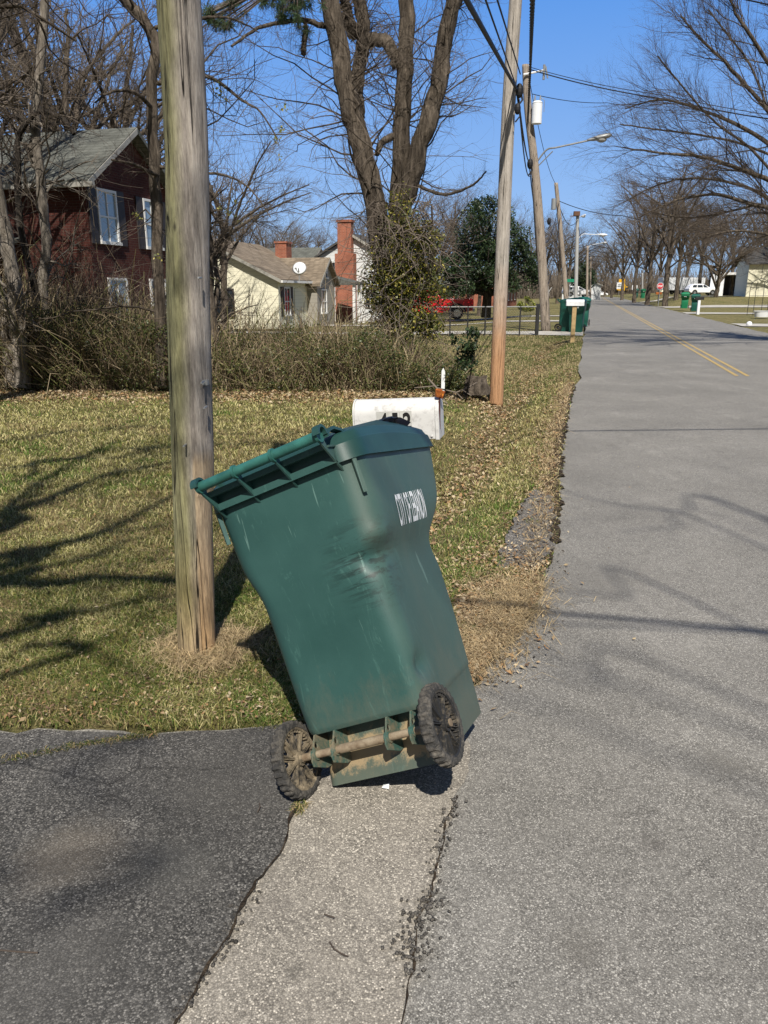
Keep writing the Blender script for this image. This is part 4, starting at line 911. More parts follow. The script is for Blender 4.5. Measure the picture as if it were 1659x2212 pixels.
#PART3
# ------------------------------------------------------------------ trees
def tree_geo(seed, limbs, levels, trunk_n=12, up=.03):
    """limbs: list of (pts, r0, r1). levels: list of dicts for sprout. returns trunk (V,F), crown (V,F)"""
    rg = np.random.default_rng(seed); K = 14; tp = []; P0 = []; R0 = []; L0 = []
    for pts, a, b in limbs:
        c = resample(pts, K*2-1); c[1:-1] += rg.normal(0, a*.10, (K*2-3, 3)); r_ = np.linspace(a, b, K*2-1)*(1+rg.normal(0, .04, K*2-1)); tp.append(tubes(c[None], r_[None], trunk_n))
        P0.append(c[::2]); R0.append(r_[::2]); L0.append(np.linalg.norm(np.diff(c, axis=0), axis=1).sum())
    Pt = np.array(P0); Rd = np.array(R0); Ln = np.array(L0); cr = []
    for i, lv in enumerate(levels):
        lv = dict(lv); n = lv.pop('n', 3); Pt, Rd, Ln = sprout(rg, Pt, Rd, Ln, **lv); Rd = np.maximum(Rd, lv.get('rmin', 0)) if False else Rd
        (tp if i == 0 and lv.get('K', 5) >= 7 else cr).append(tubes(Pt, Rd, n))
    return joinm(tp), joinm(cr)
def add_tree(name, seed, limbs, levels, bm_, tm_, loc=(0,0,0), minr=None, **tg):
    t, c = tree_geo(seed, limbs, levels); root = empty(name, loc, **tg)
    np_mesh('trunk', t[0]-np.array(loc) if loc != (0,0,0) else t[0], t[1], bm_, parent=root, smooth=True)
    np_mesh('crown', c[0]-np.array(loc) if loc != (0,0,0) else c[0], c[1], tm_, parent=root, smooth=True); return root
T_ = lambda l, Y: [tuple(P(x, y, Y+(k[0] if k else 0))) for x, y, *k in l]

# the big multi-stemmed tree
YB = 15.5
limbs = [(T_([(862,800),(850,660),(828,540),(806,420),(786,330),(768,262),(748,190),(733,110),(712,0),(700,-90)], YB), .23, .155),
         (T_([(772,255,.2),(768,200,.35),(776,140,.45),(785,60,.5),(772,-20,.5),(740,-140,.5)], YB), .14, .11),
         (T_([(742,-10,.4),(752,40,.4),(768,80,.45)], YB), .09, .13),
         (T_([(868,800,.1),(866,640,.1),(862,500,.1),(864,380,.1),(869,280,.1),(874,160,.1),(878,60,.1),(882,-60,.1)], YB), .21, .125),
         (T_([(868,450,.1),(890,385,.0),(912,300,-.1),(934,230,-.1),(952,150,-.1),(968,60,-.1),(990,-40,-.1),(1010,-120)], YB), .18, .13),
         (T_([(946,135,.1),(965,60,.3),(1000,-30,.5),(1030,-120,.6)], YB), .09, .10),
         (T_([(778,105,.3),(800,88,.3),(830,88,.2),(848,110,.1),(858,145,.1)], YB), .12, .10),
         (T_([(814,335,0),(822,312,0),(840,298,.0),(862,292,.1)], YB), .05, .07),
         (T_([(731,50,.3),(700,56,.2),(660,44,0),(620,46,-.3),(560,60,-.8),(500,100,-1.2)], YB), .06, .02),
         (T_([(660,46,0),(659,75,0),(656,100,0),(655,118,0)], YB), .055, .05),
         (T_([(812,440,0),(780,380,-.4),(760,340,-.8),(752,300,-1)], YB), .03, .015),
         (T_([(900,400,0),(960,420,-.5),(1020,400,-1),(1050,370,-1.3)], YB), .035, .012)]
def clip_lv(*a): return list(a)
lv = [dict(per=44, t0=.22, ang=(.6,1.5), lf=(.16,.42), rf=.10, K=7, wob=.22, up=.0, tip=.3, n=4),
      dict(per=5, t0=.15, ang=(.4,1.1), lf=(.35,.8), rf=.6, K=6, wob=.25, up=.0, tip=.35),
      dict(per=5, t0=.15, ang=(.4,1.1), lf=(.35,.8), rf=.65, K=5, wob=.28, up=.0, tip=.4)]
big = add_tree('multi_stem_tree', 5, limbs, lv, M['bark'], M['twig'], label='huge bare many-stemmed tree with ivy round its foot in the middle of the picture', cat='tree')
# ivy on the trunk foot: leafy clumps
def leafcloud(name, centres, n, size, pal, seed, parent=None, flat=1.2, m_=None, surf=False):
    rg = np.random.default_rng(seed); C_ = np.array([c[:3] for c in centres]); R_ = np.array([c[3:6] if len(c) > 4 else (c[3],)*3 for c in centres]); wgt = R_[:, 0]*R_[:, 1]+R_[:, 0]*R_[:, 2]; wgt = wgt/wgt.sum()
    i = rg.choice(len(C_), n, p=wgt); u = norm(rg.normal(0, 1, (n, 3))); r_ = rg.random(n)[:, None]**(.30 if surf else .5)
    p = C_[i]+u*r_*R_[i]; k = vn(p[:, 0]+p[:, 2]*.7, p[:, 1]+p[:, 2]*1.3, size*5, seed); kp = k > rg.uniform(.15, .75, n); p = p[kp]; n = len(p)
    col = pal[rg.integers(0, len(pal), n)]*rg.uniform(.6, 1.4, (n, 1)); nr = norm(rg.normal(0, 1, (n, 3))+np.array([0, -.2, .3])); a = norm(np.cross(nr, rg.normal(0, 1, (n, 3)))); b = np.cross(nr, a); s_ = (size*rg.uniform(.6, 1.4, n))[:, None]
    V = np.stack([p-a*s_*.6, p-b*s_*.4+nr*s_*.12, p+a*s_*.6, p+b*s_*.4+nr*s_*.12], 1).reshape(-1, 3); kk = np.arange(n)[:, None]*4
    return np_mesh(name, V, np.concatenate([kk, kk+1, kk+2, kk+3], 1), m_ or M['leaf'], col=np.repeat(col, 4, 0), parent=parent)
ivypal = np.array([[.09,.11,.025],[.16,.165,.035],[.24,.22,.04],[.07,.085,.022],[.34,.29,.05],[.05,.06,.018]])
def cc(x, y, Y, r): v = P(x, y, Y); return (v.x, v.y, v.z, r)
ivy_c = [cc(862,440,15.2,.28), cc(868,480,15.2,.38), cc(862,520,15.2,.5), cc(870,560,15.1,.65), cc(850,600,15.1,.7), cc(830,640,15.1,.5), cc(880,620,15,.7), cc(915,590,15,.42), cc(900,540,15.1,.5), cc(935,520,15,.25),
         cc(920,650,14.7,.45), cc(945,625,14.6,.25), cc(905,690,14.7,.42), cc(930,700,14.6,.3), cc(880,720,14.7,.45), cc(820,600,15.1,.35), cc(845,680,15,.45), cc(870,410,15.2,.16), cc(905,500,15.1,.3)]
leafcloud('ivy', ivy_c, 26000, .043, ivypal, 3, big)
# thorny vine stems tangled over the ivy
rg = np.random.default_rng(9); S = np.array([P(rg.uniform(800, 935), rg.uniform(430, 720), 14.9+rg.normal(0, .3)) for _ in range(420)]); D = norm(rg.normal(0, 1, (420, 3))+np.array([0,-.2,-.3]))
vp, vr = grow(rg, S, D, rg.uniform(.5, 1.7, 420), np.full(420, .010), K=8, wob=.3, up=-.06); V, Fq = tubes(vp, vr); np_mesh('vine', V, Fq, M['twig'], parent=big, smooth=True)

# slender pale trees on the left edge
def sl(seed, limbs, label, per=16, bm_='barklight', group=None, lf=(.2,.5), tm_='twiggrey', n3=5, name='bare_tree'):
    lv = [dict(per=per, t0=.15, ang=(.5,1.3), lf=lf, rf=.3, K=7, wob=.24, up=.02, tip=.3, n=4), dict(per=5, t0=.15, ang=(.4,1.1), lf=(.35,.75), rf=.6, K=6, wob=.26, up=.01, tip=.4), dict(per=n3, t0=.1, ang=(.4,1.1), lf=(.35,.75), rf=.65, K=5, wob=.28, up=.0, tip=.45)]
    return add_tree(name, seed, limbs, lv, M[bm_], M[tm_], label=label, cat='tree', group=group)
sl(21, [(T_([(48,838),(44,760),(36,690),(28,600),(14,520),(2,450),(-12,380)], 12.6), .125, .09), (T_([(28,840),(18,740),(6,660),(-10,600)], 12.8), .11, .09)], 'pale speckled tree trunk leaning out of the left edge behind the lawn', 6)
sl(22, [(T_([(114,838),(108,790),(101,740),(96,690),(94,600),(100,520),(92,440),(84,380),(80,300),(86,180),(92,80),(96,-40)], 13.4), .095, .06), (T_([(84,372),(72,350),(66,320),(80,280)], 13.4), .05, .04)],
   'slender pale crooked tree in front of the brick house', 20, lf=(.14,.42))
sl(23, [(T_([(100,740,.1),(78,640,.1),(60,560,.1),(44,480,.1),(38,380,.1),(40,300,.1),(60,262,0),(90,240,0),(140,260,-.2),(160,290,-.3)], 13.2), .06, .03), (T_([(60,265,0),(30,250,0),(8,270,-.1),(2,300,-.2)], 13.2), .04, .02)],
   'dark crooked sapling with a looping crown left of the brick house', 22, 'barkdark', tm_='twigdark', lf=(.18,.4))
sl(24, [(T_([(350,836),(348,760),(346,660),(340,560),(338,420),(330,300),(326,200),(336,100),(324,60),(300,30),(262,-10),(230,-60)], 12.7), .10, .07), (T_([(336,110,0),(356,60,.1),(380,20,.2),(400,-60,.2)], 12.7), .06, .05),
        (T_([(330,235,0),(300,205,-.5),(270,195,-.8),(235,200,-1.1),(205,222,-1.3)], 12.7), .035, .012), (T_([(342,380,0),(310,365,-.5),(280,352,-.9),(240,345,-1.1)], 12.7), .032, .012),
        (T_([(342,180,0),(420,160,-.4),(470,176,-.6),(520,215,-.8),(560,240,-1),(600,300,-1.1)], 12.7), .035, .008), (T_([(344,360,0),(430,372,-.3),(490,380,-.5),(540,408,-.7),(585,470,-.8)], 12.7), .028, .007),
        (T_([(336,60,0),(430,40,-.4),(500,40,-.6),(560,70,-.8)], 12.7), .03, .007)], 'dark bare tree rising behind the near pole with branches drooping to both sides', 13, 'bark', lf=(.2,.5), tm_='twigdark')
sl(25, [(T_([(470,830),(462,740),(452,640),(450,560),(448,480),(452,400)], 13.6), .12, .06), (T_([(456,700,0),(470,620,.2),(466,560,.3),(490,480,.4)], 13.6), .05, .03)], 'short vine-choked dead trunk just right of the near pole', 22, 'bark', tm_='twig', lf=(.15,.35))
# upper-left canopy hanging in from above, with evergreen needles
nt_ = sl(26, [(T_([(-260,700),(-250,300),(-230,0),(-200,-300),(-120,-520)], 9.5), .22, .12), (T_([(-230,-80),(-60,-170,.3),(120,-210,.6),(300,-190,1),(440,-110,1.4),(560,-30,1.8)], 9.5), .10, .025), (T_([(-235,-20),(-100,-40,-.4),(60,-90,-.8),(220,-120,-1)], 9.5), .08, .03)],
   'bare tree off the left edge, twigs hanging into the top left corner', 20, 'bark', tm_='twigdark', lf=(.12,.38))
ndl = [cc(500,10,15,.35), cc(455,30,15,.25), cc(480,60,15,.22), cc(590,-5,15,.55), cc(640,10,15.2,.55), cc(610,35,15,.4), cc(660,-20,15.1,.5)]
pine = empty('pine_bough', P(600, 0, 15), label='blurred green pine bough hanging at the top left of the big tree', cat='pine bough')
def needles(name, centres, n, seed, parent):
    rg = np.random.default_rng(seed); C_ = np.array([c[:3] for c in centres]); R_ = np.array([c[3] for c in centres]); m_ = 90; i = rg.choice(len(C_), m_); tuft = C_[i]+norm(rg.normal(0, 1, (m_, 3)))*rg.random((m_, 1))*R_[i][:, None]
    j = rg.integers(0, m_, n); D = norm(rg.normal(0, 1, (n, 3))+np.array([0, 0, -.5])); S = tuft[j]; Pt = np.stack([S, S+D*.12], 1); V, Fq = tubes(Pt, np.full((n, 2), .003)); o = np_mesh(name, V-np.array(parent.location), Fq, simple('pine_needle', (.05,.085,.035), .6, var=.3), parent=parent)
    V, Fq = tubes(np.stack([np.broadcast_to(np.array(P(640, -60, 15)), tuft.shape), tuft], 1), np.full((m_, 2), .008)); np_mesh('twig', V-np.array(parent.location), Fq, M['twig'], parent=parent)
needles('needles', ndl, 4200, 3, pine)
# yellowish leaves clinging on drooping twigs
rg = np.random.default_rng(4); pts = [(470,185),(478,190),(484,200),(500,430),(505,445),(512,470),(520,490),(600,300),(598,330),(610,240),(470,440),(300,380+90),(330,560)]
cl_ = [cc(x+rg.normal(0, 6), y+rg.normal(0, 10), 12.0, .07) for x, y in pts for _ in range(2)]
leafcloud('clinging_leaves', cl_, 420, .035, np.array([[.25,.25,.06],[.35,.30,.08],[.10,.12,.04]]), 5, None); tag(bpy.data.objects['clinging_leaves'], 'few yellow-green leaves clinging on thin twigs around the near pole', 'leaves', kind='stuff')

# generic bare trees for the distance, built once and copied
def bare_proto(seed, h, spread, r, lean=0, dense=1.0, name='bare_tree', tm_='twig', bm_='bark', thick=1.0, nl=9, fork=.28):
    rg = np.random.default_rng(seed); limbs = [([(0,0,-.2), (rg.normal(0, .1), rg.normal(0, .1), h*.3), (rg.normal(0, .3), rg.normal(0, .3), h*.6), (rg.normal(0, .4), rg.normal(0, .4), h*.92)], r, r*.18)]
    for k in range(nl):
        a = 2*math.pi*k/nl+rg.normal(0, .25); z0 = h*(fork+.5*rg.random()*(1-fork)); s_ = spread*rg.uniform(.7, 1.05); e = h*(.62+.36*rg.random())
        limbs.append(([(0,0,z0), (math.cos(a)*s_*.35, math.sin(a)*s_*.35, z0+(e-z0)*.45), (math.cos(a)*s_*.72, math.sin(a)*s_*.72, z0+(e-z0)*.8), (math.cos(a)*s_, math.sin(a)*s_, e)], r*rg.uniform(.35, .5), r*.10))
    lv = [dict(per=int(11*dense), t0=.25, ang=(.4,1.0), lf=(.22,.5), rf=.45, K=7, wob=.16, up=.06, tip=.35, n=3), dict(per=int(6*dense), t0=.15, ang=(.35,.95), lf=(.4,.7), rf=.6*thick, K=5, wob=.18, up=.05, tip=.5), dict(per=int(5*dense), t0=.1, ang=(.35,.95), lf=(.4,.8), rf=.7*thick, K=4, wob=.2, up=.04, tip=.6)]
    return add_tree(name, seed, limbs, lv, M[bm_], M[tm_])
protos = [bare_proto(31, 12, 4.6, .24, thick=1.1), bare_proto(32, 10, 4.5, .22, thick=1.15, tm_='twiggrey'), bare_proto(33, 14, 4.4, .26, thick=1.1), bare_proto(34, 5.5, 4.4, .24, fork=.12, nl=14, thick=1.0, tm_='twig')]
used = set()
def place(k, px, Y, h=None, rz=0, label='', group='bare trees in the distance', sc=None, gpx=None, sxy=1.0):
    src = protos[k]; o = src if k not in used else copy_tree(src); used.add(k); hh = (12, 10, 14, 5.5)[k]; s_ = (h/hh) if h else 1
    x = P(px, 628, Y).x; o.location = (x, Y, gzf(x, Y) if gpx is None else P(px, gpx, Y).z); o.scale = (s_*sxy, s_*sxy, s_); o.rotation_euler = (0, 0, rz); tag(o, label, 'tree', group); return o
far = [(0, -170, 17, 10.5, 'bare tree standing off the left edge near the lawn'), (2, -60, 22, 12, 'bare tree left of the brick house corner'),
 (2, -60, 34, 15, 'tall bare tree filling the sky at the left edge behind the brick house'), (0, 185, 36, 14, 'bare tree above the middle of the brick house roof'),
 (2, 300, 40, 15, 'bare tree behind the brick gable'), (1, 480, 34, 7.5, 'grey bare tree just right of the near pole above the cream house gable'), (2, 130, 46, 20, 'tallest bare tree far behind the brick house'),
 # behind cream house
 (0, 520, 90, 10, 'hazy bare tree behind the left end of the cream house'), (1, 575, 95, 10, 'hazy bare tree behind the ridge of the cream house'), (0, 640, 88, 8.5, 'low bare tree behind the small roof chimney'), (2, 690, 105, 9.5, 'low bare tree left of the tall brick chimney'), (1, 800, 80, 9, 'bare tree right of the tall brick chimney'),
 (0, 460, 100, 11, 'hazy bare tree peeping out right of the near pole'), (1, 610, 120, 11, 'farthest low bare tree over the cream house'),
 (1, 930, 62, 9, 'brownish bare tree behind the right side of the big tree'), (0, 985, 66, 9.5, 'brownish bare tree between the big tree and the nearer grey pole'), (1, 1035, 64, 7.5, 'brown bare tree left of the evergreen'), (3, 900, 60, 6.5, 'low brown bushy tree right behind the ivy'),
 # left of the road
 (0, 1140, 95, 10, 'bare tree behind the leaning pole near the road'), (2, 1205, 105, 11, 'bare tree between the leaning pole and the next pole'), (1, 1225, 120, 10.5, 'bare tree behind the grey metal pole'), (1, 1172, 80, 7, 'low brown tree between the poles'), (0, 1262, 160, 9.5, 'tiny bare tree at the left of the vanishing road'), (1, 1278, 200, 10, 'tiny bare tree left of the sky gap over the road'),
 # right of the road
 (2, 1440, 84, 15, 'tall bare tree right of the stop sign with pale trunk'), (2, 1400, 92, 13.5, 'tall bare tree behind the stop sign'), (0, 1372, 110, 13, 'bare tree left of the stop sign'), (2, 1462, 98, 14, 'bare tree just right of the pale trunk'), (1, 1345, 140, 12.5, 'distant bare tree right of the sky gap'), (0, 1322, 180, 12, 'distant small bare tree right of the road end'), (1, 1306, 220, 12, 'farthest tiny bare tree at the road end'),
 (0, 1510, 130, 15, 'bare tree behind the white car'), (1, 1580, 125, 14, 'bare tree behind the pruned tree'), (2, 1640, 120, 15, 'bare tree behind the cream house on the right edge'), (0, 1700, 100, 14, 'bare tree off the right edge behind the cream house'), (1, 1480, 150, 16, 'large bare tree far behind the white car'), (1, 1425, 170, 15, 'far bare tree filling the gap between the tall right trunks'), (0, 1550, 165, 15, 'far bare tree over the white trailer'), (1, 1620, 160, 16, 'far bare tree over the right cream house'), (2, 1390, 200, 15, 'farthest of the tall bare trees right of the road')]
rs = random.Random(5)
for k, px, Y, h, lab in far: place(k, px, Y, h, rs.random()*6.28, lab, sxy=1.15)
place(3, 1547, 100, 7.6, 1.0, 'round densely twigged tree with a short dark trunk beside the white car', None, gpx=647, sxy=.95)
# distant woods as one mass
def wood_band(name, px0, px1, Y, h, n, label, seed):
    rg = np.random.default_rng(seed); x0 = P(px0, 628, Y).x; x1 = P(px1, 628, Y).x; N = n; X = rg.uniform(x0, x1, N); Yy = Y+rg.uniform(0, 25, N); H = h*(.6+.5*vn(X, Yy, 9, seed))*rg.uniform(.5, 1.0, N)
    S = np.stack([X, Yy, rg.uniform(-.5, .4, N)*H*.6], -1); D = np.stack([rg.normal(0, .35, N), rg.normal(0, .3, N), np.ones(N)], -1); Pt, Rd = grow(rg, S, D, H, np.full(N, .10), K=6, wob=.16, up=.1, tip=.35); V, Fq = tubes(Pt, Rd)
    tag(np_mesh(name, V, Fq, M['twiggrey']), label, 'woods', kind='stuff')
wood_band('far_woods', 1100, 1900, 240, 12, 5200, 'grey brown winter woods along the horizon right of the road', 2); wood_band('far_woods', 250, 1290, 200, 9, 5200, 'grey brown winter woods along the horizon left of the road', 3)

# large tree over the right edge
YR = 24; O = P(1840, 700, YR); O = Vector((O.x, YR, 0)); f0 = Vector((O.x-.3, YR, 3.0))
def rt(l): return [tuple(P(x, y, YR+d)) for x, y, d in l]
limbs = [([tuple(O), tuple((O+f0)/2), tuple(f0), tuple(P(1860, 300, YR)), tuple(P(1900, 0, YR))], .36, .2),
 (rt([(1825,560,0),(1720,470,-.5),(1620,440,-1),(1540,420,-1.5),(1450,436,-2),(1380,470,-2.2)]), .15, .02), (rt([(1825,520,0),(1700,410,-1),(1610,370,-1.5),(1520,340,-2),(1430,330,-2.4),(1345,318,-2.6)]), .16, .02),
 (rt([(1830,500,0),(1720,360,.5),(1620,285,1),(1520,240,1.5),(1430,215,1.8),(1350,235,2)]), .16, .02), (rt([(1830,500,0),(1730,330,0),(1650,230,0),(1570,140,0),(1500,70,0),(1470,30,0)]), .16, .02),
 (rt([(1830,480,0),(1750,300,-1),(1690,190,-1.5),(1630,90,-2),(1590,30,-2),(1570,-30,-2)]), .15, .03), (rt([(1830,460,0),(1780,250,.6),(1730,100,1),(1700,-40,1)]), .14, .05), (rt([(1830,600,0),(1740,540,-1),(1650,505,-1.6),(1570,500,-2),(1500,520,-2.4)]), .12, .02),
 (rt([(1830,540,0),(1700,450,1.5),(1600,400,2.5),(1500,385,3),(1420,400,3.5),(1360,430,3.6)]), .13, .02), (rt([(1720,360,.5),(1600,310,.2),(1500,290,0),(1420,280,-.3),(1340,268,-.6)]), .08, .02), (rt([(1700,410,-1),(1620,320,-1),(1540,260,-1),(1460,170,-1),(1420,120,-1)]), .08, .02),
 (rt([(1660,240,0),(1620,140,.4),(1560,60,.6),(1530,20,.8)]), .07, .02), (rt([(1640,440,-1),(1560,460,-.6),(1480,470,-.4),(1400,455,0)]), .07, .02)]
limbs = limbs[:1]+[(a_, b_*.5, c_*.8) for a_, b_, c_ in limbs[1:]]
lv = [dict(per=25, t0=.22, t1=.99, ang=(.3,.8), lf=(.16,.38), rf=.34, K=7, wob=.12, up=.04, tip=.35, n=4, bias=(-.25,0,.1)), dict(per=9, t0=.1, ang=(.3,.8), lf=(.35,.7), rf=.55, K=6, wob=.14, up=.03, tip=.4), dict(per=7, t0=.1, ang=(.3,.8), lf=(.35,.75), rf=.6, K=4, wob=.2, up=.03, tip=.5)]
add_tree('bare_tree', 41, limbs, lv, M['bark'], M['twigdark'], label='large bare tree spreading its fans of twigs in from the right edge', cat='tree')

# trees standing behind the photographer: only their shade falls into the picture
def back(px, py, z): 
    g = G(px, py); return (g.x+sv.x/sv.z*z, g.y+sv.y/sv.z*z, z)
base = Vector((-7.5, -6.5, 0)); f = Vector((-7.0, -5.6, 5.5))
limbs = [([tuple(base), (-7.3,-6.1,3), tuple(f), (-6.4,-5,9.5), (-6,-4.6,13)], .30, .08),
 ([tuple(f), back(-150,1420,6.6), back(60,1345,7), back(220,1320,7.2), back(380,1290,7.4)], .05, .015), ([(-6.6,-5.2,8), back(60,1010,10), back(260,975,10.6), back(470,965,11), back(700,950,11.4)], .06, .015), ([(-6.8,-5.4,7), back(-100,1080,8.6), back(80,1000,9), back(260,990,9.2), back(360,960,9.4)], .05, .015),
 ([tuple(f), back(-120,1235,7), back(60,1235,7.2), back(200,1205,7.4), back(320,1160,7.6)], .045, .012),
 ([tuple(f), back(-150,1180,7.5), back(0,1122,8), back(120,1075,8.2), back(240,1030,8.5), back(380,1000,8.8)], .10, .035), ([tuple(f), back(-150,1190,7.2), back(0,1115,8.4), back(110,1030,8.8), back(250,955,9.2)], .08, .02),
 ([tuple(f), back(-160,1270,6.6), back(0,1205,7.4), back(130,1180,7.8), back(240,1142,8), back(370,1075,8.3)], .09, .03), ([tuple(f), back(-160,1290,6.2), back(0,1266,6.8), back(200,1256,7), back(380,1256,7.2), back(460,1250,7.4)], .07, .04),
 ([tuple(f), back(-100,1500,6), back(60,1400,6.4), back(220,1420,6.6), back(330,1480,6.9)], .035, .010),
 ([(-6.9,-5.5,6.2), back(0,1650,8.5), back(120,1680,9.2), back(260,1720,9.8), back(420,1790,10.2)], .014, .006), ([(-6.9,-5.5,6.4), back(-60,1900,8.5), back(100,1960,9.2), back(250,1930,9.8), back(420,1850,10)], .014, .006),
 ([(-6.5,-5,9), back(0,960,11), back(200,930,11.6), back(420,920,12)], .06, .015)]
lv = [dict(per=17, t0=.3, ang=(.3,.8), lf=(.12,.28), rf=.26, K=6, wob=.18, up=.03, tip=.3, n=4), dict(per=5, t0=.15, ang=(.4,1.0), lf=(.35,.7), rf=.5, K=5, wob=.2, up=.02, tip=.4)]
add_tree('bare_tree', 51, limbs, lv, M['bark'], M['twig'], label='bare tree behind the camera on the left, shading the lawn', cat='tree')
base = Vector((5.5, -10, 0)); f = Vector((4.8, -8.4, 6))
limbs = [([tuple(base), (5.3,-9.4,3), tuple(f), (4,-7,11), (3.4,-6.4,15)], .30, .012),
 ([tuple(f), back(1650,1120,11), back(1480,1105,11.5), back(1330,1090,11.8), back(1220,1060,12)], .018, .006), ([tuple(f), back(1600,1160,10), back(1460,1140,10.5), back(1340,1150,11)], .014, .006),
 ([tuple(f), back(1500,1300,9.5), back(1350,1290,10), back(1180,1270,10.4)], .014, .006), ([(4.5,-8,8), back(1480,1460,11), back(1300,1480,11.5), back(1150,1440,11.8)], .014, .006),
 ([(4.3,-7.5,9), back(900,1300,13.5), back(760,1200,14.2), back(640,1250,14.6)], .012, .006), ([(4.3,-7.5,9), back(960,1450,13), back(820,1400,13.8), back(700,1380,14)], .012, .006)]
lv = [dict(per=14, t0=.35, ang=(.3,.9), lf=(.12,.28), rf=.13, K=6, wob=.16, up=.03, tip=.4, n=4), dict(per=6, t0=.15, ang=(.3,.9), lf=(.35,.7), rf=.7, K=5, wob=.18, up=.02, tip=.5)]
add_tree('bare_tree', 52, limbs, lv, M['bark'], M['twig'], label='bare tree behind the camera on the right, shading the road', cat='tree')
for a, b, lab in (((1165,1322),(1640,1362),'cable behind the camera that draws the nearer straight shadow across the road'), ((1150,932),(1700,926),'cable behind the camera that draws the farther straight shadow across the road')):
    u = Vector(back(*a, 6.5)); v = Vector(back(*b, 6.5)); d = (v-u); cable([u-d*1.5, v+d*.8], .020, lab, 0)
u = Vector(back(1165,1345,6.8)); v = Vector(back(1640,1368,6.8)); cable([u-(v-u)*.1, v+(v-u)*.6], .010, 'thin cable behind the camera beside the nearer shadow cable')

# evergreens
evp = np.array([[.020,.040,.016],[.035,.06,.022],[.014,.028,.012],[.05,.075,.028]])
def evergreen(name, px, Y, base_y, blobs, n, size, label, pal=evp, seed=1, trunk=True, cat='tree', tr=.22):
    b = P(px, base_y, Y); root = empty(name, b, label=label, cat=cat); cs = [cc(x, y, Y+d, r_) for x, y, d, r_ in blobs]; cs = [(c[0]-b.x, c[1]-b.y, c[2]-b.z, c[3]) for c in cs]
    leafcloud('crown', cs, n, size, pal, seed, root, surf=True)
    if trunk:
        mb = MB(); t = max(c[2] for c in cs); mb.tube([(0,0,-.4), (.1,0,t*.4), (0,0,t*.9)], [tr, tr*.7, tr*.15], 8)
        for c in cs[::2]: mb.tube([(0,0,max(.3, c[2]*.55)), tuple(c[:3])], [tr*.35, tr*.1], 5)
        mb.build('trunk', M['barkdark'], root, smooth=True)
    return root
rs = random.Random(7)
bl = [(1050+rs.gauss(0, 42), 425+rs.random()*0+k, rs.uniform(-2, 2), 1.0) for k in (5,)]
def cone(pxc, ytop, ybot, w, d, n, rr, sd):
    r_ = random.Random(sd); out = []
    for k in range(n):
        t = r_.random()**.7; y = ytop+(ybot-ytop)*t; ww = w*(.25+.75*math.sin(min(1, t*1.25)*math.pi*.62)); out.append((pxc+r_.uniform(-1, 1)*ww, y, r_.uniform(-d, d), rr*r_.uniform(.6, 1.2)))
    return out
evergreen('magnolia', 1050, 50, 672, cone(1052, 432, 622, 70, 1.8, 60, .75, 2)+cone(1110, 500, 615, 45, 1.5, 26, .7, 3)+cone(985, 560, 615, 40, 1.2, 14, .6, 4), 46000, .11, 'dark glossy evergreen behind the nearer grey pole', seed=4, tr=.32)
evergreen('cedar', 1258, 128, 652, cone(1258, 560, 625, 22, 2, 22, 1.0, 6), 9000, .22, 'small dark evergreen behind the distant poles at the left of the road', seed=6)
evergreen('shrub', 1137, 36, 672, [(1137,658,0,.33),(1128,660,.1,.24),(1146,661,0,.24),(1137,650,0,.22)], 5000, .05, 'bright yellow-green round shrub behind the wire fence', np.array([[.17,.19,.02],[.24,.26,.03],[.10,.12,.02]]), 8, False, 'shrub')
evergreen('shrub', 975, 58, 655, [(968,640,0,.8),(985,636,0,.7),(955,645,0,.7)], 5000, .10, 'dark clipped shrub behind the red pickup', evp, 9, False, 'shrub')
evergreen('holly_shrub', 1010, 11.6, 790, [(1008,740,0,.17),(1018,722,0,.12),(1000,765,.1,.15),(1012,785,0,.13),(1020,745,0,.10),(985,735,.1,.12)], 1600, .045, 'small dark leafy evergreen sprig left of the nearer grey pole', evp, 10, True, 'shrub', .012)

